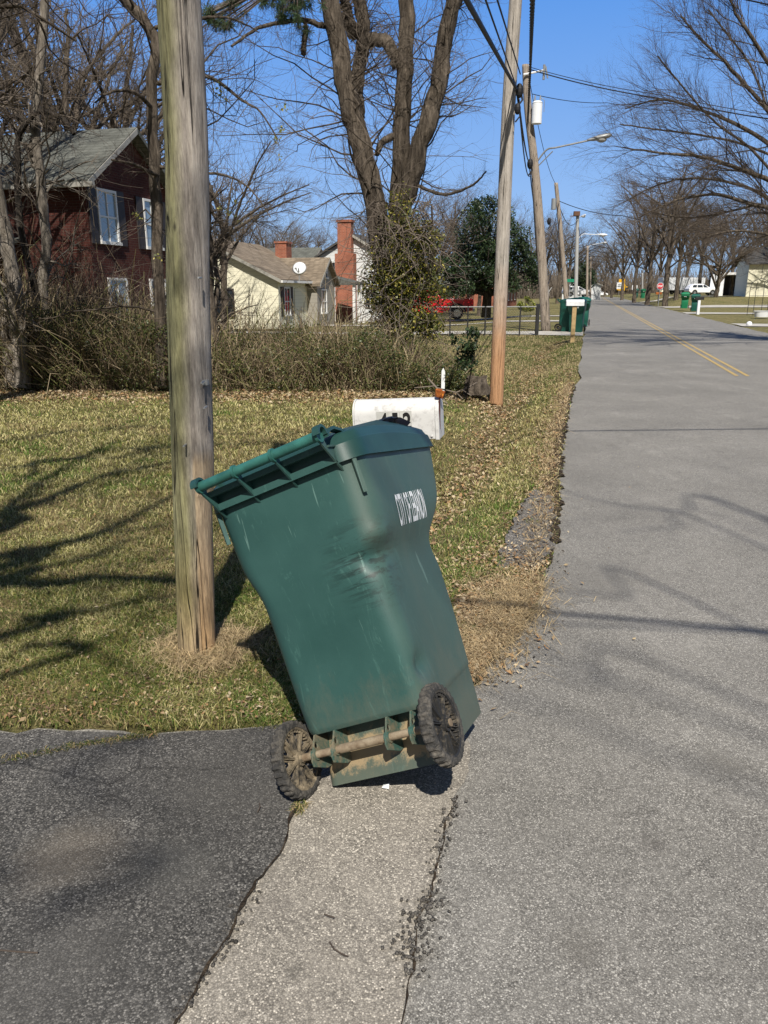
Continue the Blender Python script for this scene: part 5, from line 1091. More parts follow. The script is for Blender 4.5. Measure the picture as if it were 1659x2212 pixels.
# bramble thicket between the lawn and the houses
def thicket():
    rg = np.random.default_rng(77); N = 11000; X = rg.uniform(-8.8, 1.55, N); Y = 12.75+rg.random(N)**1.3*2.6; hh = np.interp(X, [-9,-5,-3.6,-2.8,-1.5,-.5,0,.6,.8,1.3,1.6], [2.1,1.75,1.5,1.2,1.1,1.1,1.0,.8,.65,.5,.3])*rg.uniform(.45, 1.1, N)*(.55+.95*vn(X, Y, .55, 7))*np.where(rg.random(N) < .03, 1.6, 1)
    S = np.stack([X, Y, np.full(N, -.05)], -1); D = np.stack([rg.normal(0, .35, N), rg.normal(-.1, .3, N), np.ones(N)], -1); Pt, Rd = grow(rg, S, D, hh, rg.uniform(.0035, .009, N), K=6, wob=.24, up=.0, tip=.5)
    arch = rg.random(N) < .3; Pt[arch, -1, 2] -= .25; V, Fq = tubes(Pt, Rd); base = np.array([[.20,.155,.10],[.28,.225,.14],[.13,.095,.065],[.20,.20,.08],[.36,.29,.19]])[rg.integers(0, 5, N)]
    root = empty('bramble_thicket', (0, 13, 0), label='dense olive and brown bramble thicket along the back of the lawn', cat='thicket', kind='stuff')
    np_mesh('stems', V-np.array([0,13,0]), Fq, M['twigcol'], col=np.repeat(base*rg.uniform(.7, 1.2, (N, 1)), 18, 0), parent=root)
    n = 150000; x = rg.uniform(-8.8, 1.6, n); y = 12.45+rg.random(n)**1.4*2.2; top = np.interp(x, [-9,-5,-3.6,-2.8,-1.5,-.5,0,.6,.8,1.3,1.6], [1.6,1.4,1.25,1.1,1.1,1.05,.95,.8,.6,.45,.25]); z = top*rg.random(n)**.85*(.55+.55*vn(x, y, .7, 4)); k = vn(x, y+z, .35, 9)*.6+vn(x+z, z, .18, 2)*.4 > rg.uniform(.25, .75, n); x = x[k]; y = y[k]; z = z[k]; n = len(x)
    pal = np.array([[.05,.07,.02],[.09,.105,.03],[.03,.045,.014],[.13,.13,.045],[.17,.13,.06],[.06,.085,.02]]); col = pal[rg.integers(0, 6, n)]*rg.uniform(.6, 1.3, (n, 1)); p = np.stack([x, y-13, z], -1)
    nr = norm(rg.normal(0, 1, (n, 3))+np.array([0, -.3, .3])); a = norm(np.cross(nr, rg.normal(0, 1, (n, 3)))); b = np.cross(nr, a); s_ = rg.uniform(.018, .042, n)[:, None]
    V = np.stack([p-a*s_*.6, p-b*s_*.35, p+a*s_*.6, p+b*s_*.35], 1).reshape(-1, 3); kk = np.arange(n)[:, None]*4; np_mesh('leaves', V, np.concatenate([kk, kk+1, kk+2, kk+3], 1), M['leaf'], col=np.repeat(col, 4, 0), parent=root)
thicket()
# taller tangle against the brick house
rg = np.random.default_rng(70); N = 2500; X = rg.uniform(-9.5, -3.6, N); Y = 13.6+rg.random(N)*3.5; S = np.stack([X, Y, 0*X], -1); D = np.stack([rg.normal(0, .3, N), rg.normal(-.1, .2, N), np.ones(N)], -1)
hh = rg.uniform(1.0, 2.5, N); Pt, Rd = grow(rg, S, D, hh, rg.uniform(.004, .010, N), K=8, wob=.22, up=-.03, tip=.4); V, Fq = tubes(Pt, Rd); np_mesh('tall_scrub', V, Fq, M['twigdark']); tag(bpy.data.objects['tall_scrub'], 'tall tangled leafless scrub in front of the brick house', 'scrub', kind='stuff')
# fallen branch, stump, white stake
mb = MB(); mb.tube([P(925,818,12.0), P(945,840,11.9), P(953,858,11.7), P(965,872,11.4)], .016, 6); mb.tube([P(945,838,11.9), P(985,848,11.8), P(1010,838,11.9), P(1030,826,12)], .012, 6); mb.tube([P(985,848,11.8), P(1000,862,11.6)], .008, 5); mb.tube([P(938,834,11.9), P(895,838,11.9)], .010, 5); mb.tube([P(1000,843,11.8), P(1018,855,11.6)], .007, 5)
tag(mb.build('fallen_branch', M['twiggrey'], smooth=True), 'pale fallen forked branch lying before the thicket left of the white stake', 'branch')
b = P(1030, 838, 12.4); st = empty('tree_stump', b, label='dark rotten stump at the thicket end just left of the grey pole foot', cat='stump')
mb = MB(); rings = []
for i, z in enumerate((-.15, 0, .12, .22, .27)):
    rings.append([((.17-.015*i)*(1+.3*mnoise.noise(Vector((math.cos(a)*2, math.sin(a)*2, i*.6))))*math.cos(a), (.17-.015*i)*(1+.3*mnoise.noise(Vector((math.cos(a)*2, math.sin(a)*2, i*.6+5))))*math.sin(a), z+.05*math.sin(a*3)*(i == 4)) for a in [2*math.pi*j/18 for j in range(18)]])
mb.rings(rings); mb.build('stump', M['bark'], st); st.scale = (1.3, 1.2, .62)
b = P(957, 822, 12.25); mb = MB(); mb.prism([(-.028,-.35),(.028,-.35),(.030,.14),(.0,.20),(-.026,.15)], 1, -.012, .012); o = mb.build('stake', M['white']); o.location = b; tag(o, 'short white wooden stake standing at the edge of the thicket', 'stake')

# ------------------------------------------------------------------ buildings (all aligned with the road)
RZ = -TH
def frame_pt(px, Y): return (P(px, 628, Y).x, Y)
class House:
    """local axes: u runs along the road away from the viewer, v runs away from the road (to the left)"""
    def __init__(s, name, x, y, z, side=-1, **tg): s.root = empty(name, (x, y, z), math.pi/2-TH, **tg)   # local +x = along road away; local +y = left of it
def gable(root, x0, x1, y0, y1, ze, zr, wall_m, roof_m, axis='y', ov=.35, zb=-.5, gm=None, rn='roof', wn='wall', th=.14):
    """box with a gable roof; axis = direction of the ridge"""
    mb = MB(); 
    if axis == 'y':
        xm = (x0+x1)/2; mb.prism([(x0, zb), (x1, zb), (x1, ze), (xm, zr-.06), (x0, ze)], 1, y0, y1)
    else:
        ym = (y0+y1)/2; mb.prism([(y0, zb), (y1, zb), (y1, ze), (ym, zr-.06), (y0, ze)], 0, x0, x1)
    w = mb.build(wn, wall_m, root)
    mb = MB(); a0, a1 = (x0, x1) if axis == 'y' else (y0, y1); b0, b1 = (y0-ov, y1+ov) if axis == 'y' else (x0-ov, x1+ov); am = (a0+a1)/2; sl_ = (zr-ze)/(am-a0); o2 = ov
    poly = [(a0-o2, ze-sl_*o2), (am, zr), (a1+o2, ze-sl_*o2), (a1+o2, ze-sl_*o2+th), (am, zr+th), (a0-o2, ze-sl_*o2+th)]
    mb.prism(poly, 1 if axis == 'y' else 0, b0, b1); r = mb.build(rn, roof_m, root)
    mb = MB()
    for b in (b0-.026, b1+.002):
        for p, q in (((a0-o2, ze-sl_*o2), (am, zr)), ((a1+o2, ze-sl_*o2), (am, zr))):
            mb = MB(); mb.prism([(p[0], p[1]-.06), (q[0], q[1]-.06), (q[0], q[1]+th*.8), (p[0], p[1]+th*.8)], 1 if axis == 'y' else 0, b, b+.024); mb.build('bargeboard', M['gutter'], r); return w, r
def window(root, face, a, z, w, h, mull=1, shut=False, glass='glass', m_='trim', off=.02, rows=2):
    """face: ('x', xpos, sgn) or ('y', ypos, sgn); a = centre along the wall"""
    ax, pos, sg = face
    def bx(mb, ca, cz, dw, dh, dep, o_):
        c = (pos+sg*o_, ca, cz) if ax == 'x' else (ca, pos+sg*o_, cz); d = (dep, dw, dh) if ax == 'x' else (dw, dep, dh); mb.box(c, d)
    mb = MB(); t = .075
    bx(mb, a-w/2, z, t, h+t, .08, off); bx(mb, a+w/2, z, t, h+t, .08, off); bx(mb, a, z+h/2, w-t, t, .08, off); bx(mb, a, z-h/2, w+t*1.6, t*1.2, .13, off+.02)
    for r_ in range(1, rows): bx(mb, a, z-h/2+h*r_/rows, w-t, .055, .05, off)
    for k in range(1, mull+1): bx(mb, a-w/2+w*k/(mull+1), z, .045, h-t, .045, off)
    f = mb.build('window', M[m_], root); mb = MB(); bx(mb, a, z, w-t, h-t, .02, off-.018); mb.build('pane', M[glass], f)
    if shut:
        for s_ in (-1, 1): mb = MB(); bx(mb, a+s_*(w/2+.26), z, .38, h+.1, .05, off); mb.build('shutter', M['shutter'], root)
# local frame: x along the road, y to the left. Face towards the road: y = y0 (sg -1). Face towards the viewer: x = x0 (sg -1)
cx0, cy0 = frame_pt(205, 24.0)
H = House('brick_house', cx0, cy0, 0, label='dark red brick two-storey house with grey shingle roof behind the left thicket', cat='house').root
gable(H, 0, 4.9, 0, 9.5, 4.75, 6.35, M['brickdark'], M['roofgrey'], 'y', .38)
window(H, ('y', 0, -1), 1.0, 3.75, .95, 1.5, 1, True, 'glass2'); window(H, ('y', 0, -1), 3.55, 3.72, .95, 1.5, 1, True, 'glass2'); window(H, ('y', 0, -1), 1.2, 1.15, .95, 1.6, 1, False, 'glass2'); window(H, ('y', 0, -1), 3.6, 1.15, .95, 1.6, 1)
window(H, ('x', 0, -1), 4.5, 3.6, 1.0, 1.4, 1, True); window(H, ('x', 0, -1), 7.6, 3.6, 1.0, 1.4, 1, True)
mb = MB(); mb.box((-.44, 4.6, 4.50), (.12, 10.4, .13)); mb.build('gutter', M['gutter'], H)
mb = MB(); mb.prism([(-.05, 3.05), (-.05, 3.15), (-3.2, 2.45), (-3.2, 2.33)], 1, 2.2, 9.5); pr = mb.build('porch_roof', M['roofgrey'], H)
for y_ in (2.4, 5.6, 9.2): mb = MB(); mb.box((-3.0, y_, .9), (.14, .14, 2.84)); mb.build('porch_post', M['gutter'], H)

cx0, cy0 = frame_pt(601, 41.0)
H = House('cream_house', cx0, cy0, -.45, label='cream clapboard bungalow with brown shingle roof and satellite dish', cat='house').root
gable(H, 0, 7.45, 0, 8.4, 2.62, 4.6, M['cream'], M['roofbrown'], 'x', .3)
window(H, ('x', 0, -1), 3.0, 1.45, 1.0, 1.35, 2, False, rows=3, m_='shutter'); window(H, ('y', 0, -1), 1.15, 1.5, .8, 1.4, 1, True)
gable(H, 4.3, 7.5, -.6, 3.2, 2.5, 3.75, M['greys'], M['roofbrown'], 'y', .28, gm=None, rn='porch_gable_roof', wn='porch_gable')
window(H, ('y', -.6, -1), 5.4, 1.45, .9, 1.3, 1, False); window(H, ('y', -.6, -1), 5.9, 3.05, .35, .6, 0, False)
mb = MB(); mb.prism([(-.0, 2.95), (-1.9, 2.5), (-1.9, 2.38), (-.0, 2.4)], 0, 7.55, 10.0); mb.build('porch_roof', M['roofgrey'], H)
for x_ in (7.75, 8.8, 9.85): mb = MB(); mb.box((x_, -1.75, 1.15), (.16, .16, 2.5)); mb.build('porch_post', M['trim'], H)
mb = MB(); mb.box((8.1, -.03, 1.1), (.9, .06, 2.1)); mb.build('door', M['shutter'], H)
mb = MB(); mb.box((7.0, 2.4, 4.1), (.85, .7, 1.3)); mb.box((7.0, 2.4, 4.80), (.95, .8, .1)); mb.build('chimney', M['brick'], H)
mb = MB(); mb.box((2.1, -.36, 2.50), (4.9, .1, .12)); mb.build('gutter', M['trim'], H)
# satellite dish
d0 = P(645, 598, 41.5); ds = empty('satellite_dish', d0, -.2, label='white satellite dish on the eave of the cream house', cat='satellite dish')
mb = MB(); rings = []
for r_ in (.02, .15, .28, .38): rings.append([(r_*math.cos(a), .0+.35*r_*r_, r_*.88*math.sin(a)+.45) for a in [2*math.pi*k/20 for k in range(20)]])
mb.rings(rings); mb.build('dish', M['whitem'], ds, smooth=True).rotation_euler = (rad(-15), 0, 0)
mb = MB(); mb.tube([(0,.1,-.2), (0,.12,.2), (0,.0,.42)], .03, 6); mb.tube([(0,0,.2), (0,-.45,.38)], .018, 6); mb.box((0,-.45,.40), (.09,.07,.09)); mb.build('mount', M['steel'], ds)

cx0, cy0 = frame_pt(832, 52.0)
H = House('white_house', cx0, cy0, -.4, label='white clapboard house with a tall orange brick chimney behind the big tree', cat='house').root
gable(H, 0, 9.0, 0, 4.5, 4.15, 5.45, M['whites'], M['roofdk'], 'x', .25, rn='roof')
mb = MB(); mb.box((-.35, 2.55, 2.0), (.68, 1.25, 4.6)); mb.box((-.30, 2.55, 5.25), (.62, .90, 1.9)); mb.box((-.30, 2.55, 6.27), (.75, 1.05, .14)); mb.build('chimney', M['brick'], H)
window(H, ('x', 0, -1), 3.7, 3.3, .7, 1.0, 1, False, m_='trim'); window(H, ('x', 0, -1), 1.0, 1.6, .7, 1.2, 1); window(H, ('y', 0, -1), 4, 1.6, .9, 1.4, 1)
# roof glimpsed behind the cream house
cx0, cy0 = frame_pt(560, 70.0)
H = House('grey_roofed_house', cx0, cy0, -.4, label='house with low grey roof glimpsed between the cream house and the chimney', cat='house').root
gable(H, 0, 8, -4, 7, 3.3, 5.6, M['whites'], M['roofgrey'], 'y', .4); window(H, ('y', -4, -1), 4, 1.7, 1, 1.2, 1)
# brick ranch behind the pickup
cx0, cy0 = frame_pt(925, 74.0)
H = House('brick_bungalow', cx0, cy0, -.3, label='low brick bungalow with grey hipped porch behind the red pickup', cat='house').root
gable(H, 0, 18, 0, 9, 2.6, 4.6, M['brick'], M['roofgrey'], 'x', .5)
gable(H, 2.5, 7.5, -3.2, 1.5, 2.4, 3.9, M['brick'], M['roofgrey'], 'y', .4, rn='porch_roof', wn='porch_wall')
for a in (9.6, 12.6, 15.8): window(H, ('y', 0, -1), a, 1.4, 1.1, 1.3, 1)
cx0, cy0 = frame_pt(1095, 98.0)
H = House('brick_bungalow', cx0, cy0, -.3, label='distant pale brick bungalow between the grey pole and the leaning pole', cat='house').root
gable(H, 0, 14, 0, 8, 2.6, 4.3, M['brick'], M['roofgrey'], 'x', .5); 
for a in (2, 6, 10.5): window(H, ('y', 0, -1), a, 1.4, 1.1, 1.3, 1)
# white outbuilding left of far road
cx0, cy0 = frame_pt(1262, 150.0)
H = House('white_shed', cx0, cy0, 0, label='tiny pale shed at the left side of the vanishing road', cat='shed').root
gable(H, 0, 12, -3, 4, 2.6, 4.0, M['whites'], M['roofgrey'], 'x', .3); window(H, ('x', 0, -1), .5, 1.4, 1.0, 1.0, 1)
# right-hand house
x_, y_ = frame_pt(1612, 104.0); zr_ = P(1612, 641, 104).z
H = House('cream_bungalow', x_, y_, zr_, label='pale cream bungalow at the right edge beyond the lawn', cat='house').root
gable(H, 0, 9, -14, 0, 4.2, 6.2, M['cream'], M['roofdk'], 'y', .5, zb=-.5)
window(H, ('x', 0, -1), -3.6, 2.3, 2.2, 1.3, 2, False, 'glass'); window(H, ('x', 0, -1), -9, 2.3, 1.6, 1.3, 1)
x_, y_ = frame_pt(1560, 122.0); H = House('carport', x_, y_, P(1560, 640, 122).z, label='dark open carport with white post behind the pruned tree', cat='carport').root
mb = MB(); mb.box((3, -2.5, 3.3), (7, 7.5, .35)); mb.build('roof', M['trim'], H); mb = MB(); mb.box((-.3, .9, 1.6), (.35, 1.9, 3.2)); mb.build('panel', M['whitem'], H); mb = MB(); mb.box((6.2, -2.5, 1.6), (.2, 7.4, 3.2)); mb.build('back_wall', M['shutter'], H)

# ------------------------------------------------------------------ vehicles
def veh_wheel(root, x, y, r, w, sd, hub='chrome'):
    wl = empty('wheel'); wl.parent = root; wl.location = (x, y, r); mb = MB()
    mb.rings([[(v*r*math.cos(a), u*w/2, v*r*math.sin(a)) for u, v in ((-1,.62),(-1,.92),(-.7,1),(.7,1),(1,.92),(1,.62))] for a in [2*math.pi*k/24 for k in range(25)]], False, False); mb.build('tyre', M['blk'], wl, smooth=True)
    mb = MB(); mb.tube([(0,-w*.42,0), (0,w*.42,0)], r*.62, 20); mb.tube([(0,-w*.52,0), (0,w*.52,0)], r*.18, 10)
    for k in range(6): a = k*math.pi/3; mb.box((r*.38*math.cos(a), 0, r*.38*math.sin(a)), (r*.45, w*.98, r*.12), Matrix.Rotation(-a, 3, 'Y'))
    mb.build('rim', M[hub], wl)
def pickup(x, y, z, rz, label):
    root = empty('pickup_truck', (x, y, z), rz, label=label, cat='pickup truck'); W_ = .98
    # local x forward
    def side(poly, m_, nm, w=W_, wt=None): mb = MB(); mb.prism(poly, 1, -w, w); return mb.build(nm, m_, root, bevel=.04)
    def arch(cx_, r_, z0): return [(cx_+r_*math.cos(a), .42+r_*math.sin(a)) for a in [math.pi*k/10 for k in range(11)]]
    low = [(-2.9,.62)]+[(-1.95-r*0, 0) for r in ()]+[(-2.38,.50)]+[(-1.85+.52*math.cos(a), .46+.52*math.sin(a)) for a in [math.pi-math.pi*k/10 for k in range(11)]]+[(1.33,.45)]+[(1.85+.52*math.cos(a), .46+.52*math.sin(a)) for a in [math.pi-math.pi*k/10 for k in range(11)]]+[(2.75,.5),(2.9,.7),(2.88,1.1),(2.7,1.22),(1.2,1.28),(-.55,1.30),(-.6,1.34),(-2.86,1.36),(-2.92,1.3)]
    side(low, M['red'], 'body')
    mb = MB(); rings = []
    for z_, x0_, x1_, w_ in ((1.26,-.75,1.25,.95),(1.55,-.68,.85,.88),(1.84,-.55,.35,.78),(1.90,-.45,.25,.72)): rings.append([(x0_,-w_,z_),(x1_,-w_,z_),(x1_,w_,z_),(x0_,w_,z_)])
    mb.rings(rings); mb.build('cab', M['red'], root, bevel=.03)
    for s_ in (-1, 1):
        for a, b in ((-.55,.0),(.06,.72)): mb = MB(); mb.add([(a,s_*.93,1.33),(b,s_*.93,1.33),(b-.22 if b > .5 else b,s_*.835,1.75),(a+.05,s_*.835,1.75)], [(0,1,2,3)]); mb.build('side_window', M['glass'], root)
        for cx_ in (-1.85, 1.85):
            mb = MB(); o1 = [(cx_+.60*math.cos(math.pi*k/12), .46+.60*math.sin(math.pi*k/12)) for k in range(13)]; i1 = [(cx_+.50*math.cos(math.pi*k/12), .46+.50*math.sin(math.pi*k/12)) for k in range(13)]; mb.prism(o1+i1[::-1], 1, s_*W_-.01*0-(.02 if s_ > 0 else .05), s_*W_+(.05 if s_ > 0 else .02)); mb.build('wheel_arch', M['blk'], root)
    mb = MB(); mb.box((-2.0,0,1.355), (1.6,1.5,.03)); mb.build('bed', M['blk'], root); mb = MB(); mb.box((-2.98,0,.62), (.14,1.8,.2)); mb.build('bumper', M['chrome'], root)
    for s_ in (-1, 1): mb = MB(); mb.box((-2.93,s_*.88,1.08), (.05,.14,.34)); mb.build('tail_light', M['signred'], root); mb = MB(); mb.box((2.90,s_*.75,.98), (.05,.3,.2)); mb.build('headlight', M['whitem'], root)
    for cx_ in (-1.85, 1.85):
        for s_ in (-1, 1): veh_wheel(root, cx_, s_*.86, .42, .28, s_)
    return root
px_ = P(1019, 628, 55).x; pickup(px_-2.9, 55, P(990, 689, 55).z, math.pi, 'shiny red pickup truck with big chrome wheels parked behind the wire fence')
def car(name, x, y, z, rz, label, m_='carwhite', L_=4.6, suv=True, cat='car'):
    root = empty(name, (x, y, z), rz, label=label, cat=cat); h = L_/2; t = 1.62 if suv else 1.42
    low = [(-h,.55),(-h*.86,.32)]+[(-h*.60+.40*math.cos(a), .34+.40*math.sin(a)) for a in [math.pi-math.pi*k/8 for k in range(9)]]+[(h*.60+.40*math.cos(a), .34+.40*math.sin(a)) for a in [math.pi-math.pi*k/8 for k in range(9)]]+[(h*.92,.32),(h,.5),(h*.98,.78),(h*.85,.92),(h*.42,1.02),(-h*.9,1.08),(-h,.95)]
    mb = MB(); mb.prism(low, 1, -.9, .9); mb.build('body', M[m_], root, bevel=.06)
    mb = MB(); rings = []
    for z_, a, b, w_ in ((1.0,-h*.93,h*.46,.86),(1.3,-h*.86,h*.22,.76),(t-.06,-h*.70,-h*.02,.66),(t,-h*.6,-h*.12,.6)): rings.append([(a,-w_,z_),(b,-w_,z_),(b,w_,z_),(a,w_,z_)])
    mb.rings(rings); mb.build('cabin', M[m_], root, bevel=.05)
    for s_ in (-1, 1):
        for a, b, a2, b2 in ((-h*.80,-h*.50,-h*.70,-h*.46),(-h*.45,-h*.08,-h*.42,-h*.10),(-h*.03,h*.30,-h*.05,h*.05)): mb = MB(); mb.add([(a,s_*.855,1.08),(b,s_*.855,1.08),(b2,s_*.70,t-.16),(a2,s_*.70,t-.16)], [(0,1,2,3)]); mb.build('side_window', M['glass'], root)
        mb = MB(); mb.box((h*.95,s_*.62,.72), (.1,.35,.14)); mb.build('headlight', M['glass2'], root); mb = MB(); mb.box((-h*.985,s_*.68,.85), (.06,.28,.2)); mb.build('tail_light', M['signred'], root)
    for cx_ in (-h*.60, h*.60):
        for s_ in (-1, 1): veh_wheel(root, cx_, s_*.80, .34, .22, s_)
    return root
q = P(1514, 637, 122); car('parked_car', q.x, q.y, q.z, .05, 'white crossover car parked on the right behind the green carts')
q = P(1247, 641, 125); car('parked_car', q.x, q.y, max(0, q.z), .1, 'small white car parked far off left of the road between the poles')
q = P(1296, 628, 235); car('parked_car', q.x, 235, 0, .3, 'tiny white car at the vanishing point of the road')
# long white trailer
q = P(1487, 636, 140); tr = empty('box_trailer', q, .05, label='long white box trailer behind the white crossover car', cat='trailer'); mb = MB(); mb.box((-1.5,0,1.75), (7.5,2.3,2.1)); mb.build('box', M['whitem'], tr, bevel=.06)
mb = MB(); mb.box((2.8,0,.75), (1.2,.3,.12)); mb.box((-1.5,0,.6), (7,1.6,.2)); mb.build('chassis', M['blk'], tr)
for x_ in (-2.6, -1.8):
    for s_ in (-1, 1): veh_wheel(tr, x_, s_*1.0, .36, .22, s_)
# yellow loader far down the road
q = P(1342, 632, 165); yl = empty('loader', q, 1.2, label='small yellow loader standing at the right roadside far down the road', cat='loader')
mb = MB(); mb.prism([(-1.6,.5),(1.0,.5),(1.2,1.2),(.2,1.5),(-1.6,1.6)], 1, -.8, .8); mb.box((1.5,0,.9), (1.6,.25,.2)); mb.box((2.5,0,.8), (.6,1.9,.9)); mb.build('body', M['yellowm'], yl, bevel=.04); mb = MB(); mb.box((-.3,0,2.1), (1.1,1.2,1.1)); mb.build('cab', M['yellowm'], yl, bevel=.05)
for x_ in (-1.0, 1.0):
    for s_ in (-1, 1): veh_wheel(yl, x_, s_*.95, .5, .35, s_, 'yellowm')

# ------------------------------------------------------------------ carts down the street
cA, bA, lA = cart('wheeled_cart', False, M['cartfar'], M['cartfar'])
def emblem(root, s=1.0):
    mb = MB(); y0 = -.001; f = lambda y, z: y
    mb.add([(-.10,.742,.84),(-.07,.742,.90),(-.05,.742,.84),(-.075,.742,.80)], [(0,1,2,3)]); mb.box((.02,.738,.845), (.10,.006,.035)); return mb.build('emblem', M['white'], root)
emblem(cA)
# (body front face sits at y=.74 near z=.85)
carts = [(P(1243, 722, 31.0), math.pi-.35, 'dark green refuse cart with white emblem in front, beside the wooden letterbox post', 'f'), (P(1226, 717, 31.5), -1.75, 'dark green refuse cart seen from the side, left of the cart with the emblem', 'f'),
         (P(1257, 700, 36.5), math.pi-.3, 'dark green refuse cart mostly hidden behind the two beside the letterbox', 'f'), (P(1500, 672, 62), math.pi-.4, 'blackish green refuse cart beside the white post across the road', 'f'), (P(1478, 666, 66), math.pi-.4, 'bright green refuse cart left of the blackish one across the road', 'b'),
         (P(1373, 643, 118), math.pi-.2, 'tiny dark refuse cart under the white board far down the road', 'f'), (P(1388, 644, 115), math.pi-.2, 'tiny bright green refuse cart far down the road beside a dark one', 'b')]
def setmat(o, m_, skip):
    if o.type == 'MESH' and o.name.split('.')[0] not in skip: o.data = o.data.copy(); o.data.materials[0] = m_
    for c in o.children: setmat(c, m_, skip)
src = cA
for i, (p_, rz_, lab, kd) in enumerate(carts):
    o = src if i == 0 else copy_tree(src); z_ = p_.z if i > 2 else gzf(p_.x, p_.y)+.04
    ang = rz_; o.location = (p_.x+.35*math.sin(ang), p_.y-.35*math.cos(ang), z_); o.rotation_euler = (0, 0, ang); tag(o, lab, 'refuse cart', 'refuse carts down the street')
    o.scale = (1.12,)*3
    if kd == 'b': setmat(o, M['cartbright'], ('emblem', 'tyre', 'rim'))
# letterboxes down the street
def mbox(x, y, z, rz, L_, m_, label, ph=1.0, pm='plank', pw=.09):
    root = empty('letterbox', (x, y, z), rz, label=label, cat='letterbox', group='letterboxes down the street'); w, h = .10*L_/.5, .12*L_/.5
    pr_ = [(-w, 0), (w, 0), (w, h)]+[(w*math.cos(a), h+w*.6*math.sin(a)) for a in [math.pi*k/8 for k in range(1, 8)]]+[(-w, h)]
    mb = MB(); mb.prism([(a, b+ph) for a, b in pr_], 0, -L_/2, L_/2); mb.build('box', M[m_], root); mb = MB(); mb.prism([(a*1.04, b*1.03+ph) for a, b in pr_], 0, L_/2+.001, L_/2+.02); mb.build('door', M[m_], root)
    mb = MB(); mb.box((0,0,ph/2-.1), (pw, pw, ph+.18)); mb.build('post', M[pm], root); return root
q = P(1236, 738, 25.6); mbox(q.x, q.y, q.z, -.12, .54, 'whitem', 'clean white letterbox on a yellow wooden post in front of the dark green carts', 1.13, pw=.13)
q = P(1507, 681, 56); mbox(q.x, q.y, q.z, -.1, .55, 'blk', 'black letterbox on a white post in front of the blackish cart across the road', 1.05, 'whitem', .17)
q = P(1421, 652, 100); mbox(q.x, q.y, q.z, -.1, .7, 'rust', 'small reddish letterbox by the stop sign across the road', .9, 'blk', .08)
# signs
def sign(px, py, Y, zb, kind, label, w=.75, gy=None):
    c = P(px, py, Y); zb = P(px, gy, Y).z if gy else zb; root = empty('street_sign', (c.x, c.y, zb), label=label, cat='sign', group='road signs'); zc = c.z-zb; mb = MB(); mb.tube([(0,.03,-.2), (0,.03,zc+w*.3)], .035, 6); mb.build('post', M['steel'], root)
    if kind == 'stop':
        mb = MB(); mb.rings([[(r_*math.cos(a), y_, zc+r_*math.sin(a)) for a in [rad(22.5+45*k) for k in range(8)]] for r_, y_ in ((w*.54,-.004),(w*.54,-.02))]); mb.build('border', M['white'], root); mb = MB(); mb.rings([[(r_*math.cos(a), y_, zc+r_*math.sin(a)) for a in [rad(22.5+45*k) for k in range(8)]] for r_, y_ in ((w*.49,-.021),(w*.49,-.03))]); pl = mb.build('plate', M['signred'], root)
        sign_text('STOP', w*.74, w*.30, M['white'], Matrix.Translation((0,-.034,zc)), 'lettering', pl, .03); mb = MB(); mb.box((w*.3,-.02,zc-w*.72), (w*.45,.02,w*.32)); mb.build('small_plate', M['cream'], root)
    elif kind == 'green': mb = MB(); mb.box((0,0,zc), (w,.02,w*.3)); mb.build('plate', M['signgreen'], root)
    else:
        mb = MB(); mb.box((0,-.01,zc), (w,.02,w*(1.15 if kind == 'white' else .8))); pl = mb.build('plate', M['whitem'], root)
        if kind == 'white': mb = MB(); mb.box((0,-.023,zc+w*.2), (w*.6,.004,w*.14)); mb.box((0,-.023,zc-w*.1), (w*.5,.004,w*.2)); mb.build('marking', M['steel'], pl)
    return root
sign(1426, 618, 84, 0, 'stop', 'red octagonal stop sign in front of the tall pale trunk across the road', .66, 657)
sign(1338, 617, 150, 0, 'white', 'white rectangular road sign far down the road right of the yellow loader', 1.0, 636)
sign(1371, 621, 120, 0, 'board', 'plain white board above the tiny dark cart far down the road', .8, 640)
sign(1232, 606, 90, 0, 'green', 'small green street name sign between the two distant left poles', 1.1, 655)
# wire fence
fx0, fy0 = frame_pt(935, 28.5); fx1, fy1 = frame_pt(1164, 29.0); fr = empty('chain_link_fence', (fx0, fy0, 0), label='low chain link fence with dark posts in front of the red pickup', cat='fence'); n = 7
e = Vector((fx1-fx0, fy1-fy0, 0)); zt = P(1000, 663, 28.7).z; zb = -.1
mb = MB(); mb.tube([(0,0,zt), tuple(e+Vector((0,0,zt)))], .022, 6); mb.build('top_rail', M['steel'], fr)
for k in range(n): mb = MB(); v = e*k/(n-1); r_ = .028 if k < n-1 else .07; mb.tube([(v.x,v.y,-.3), (v.x,v.y,zt+(.02 if k < n-1 else .10))], r_, 8); mb.build('fence_post', M['fence'], fr)
mb = MB(); Lf = e.length; u = e.normalized(); st_ = .10; k = -zt
while k < Lf:
    a0, a1 = max(0, k), min(Lf, k+zt-zb)
    if a1 > a0:
        mb.tube([tuple(u*a0+Vector((0,.0,zb+(a0-k)))), tuple(u*a1+Vector((0,0,zb+(a1-k))))], .0022, 3, False); mb.tube([tuple(u*a0+Vector((0,.004,zt-(a0-k)))), tuple(u*a1+Vector((0,.004,zt-(a1-k))))], .0022, 3, False)
    k += st_
mb.build('mesh', M['fence'], fr)
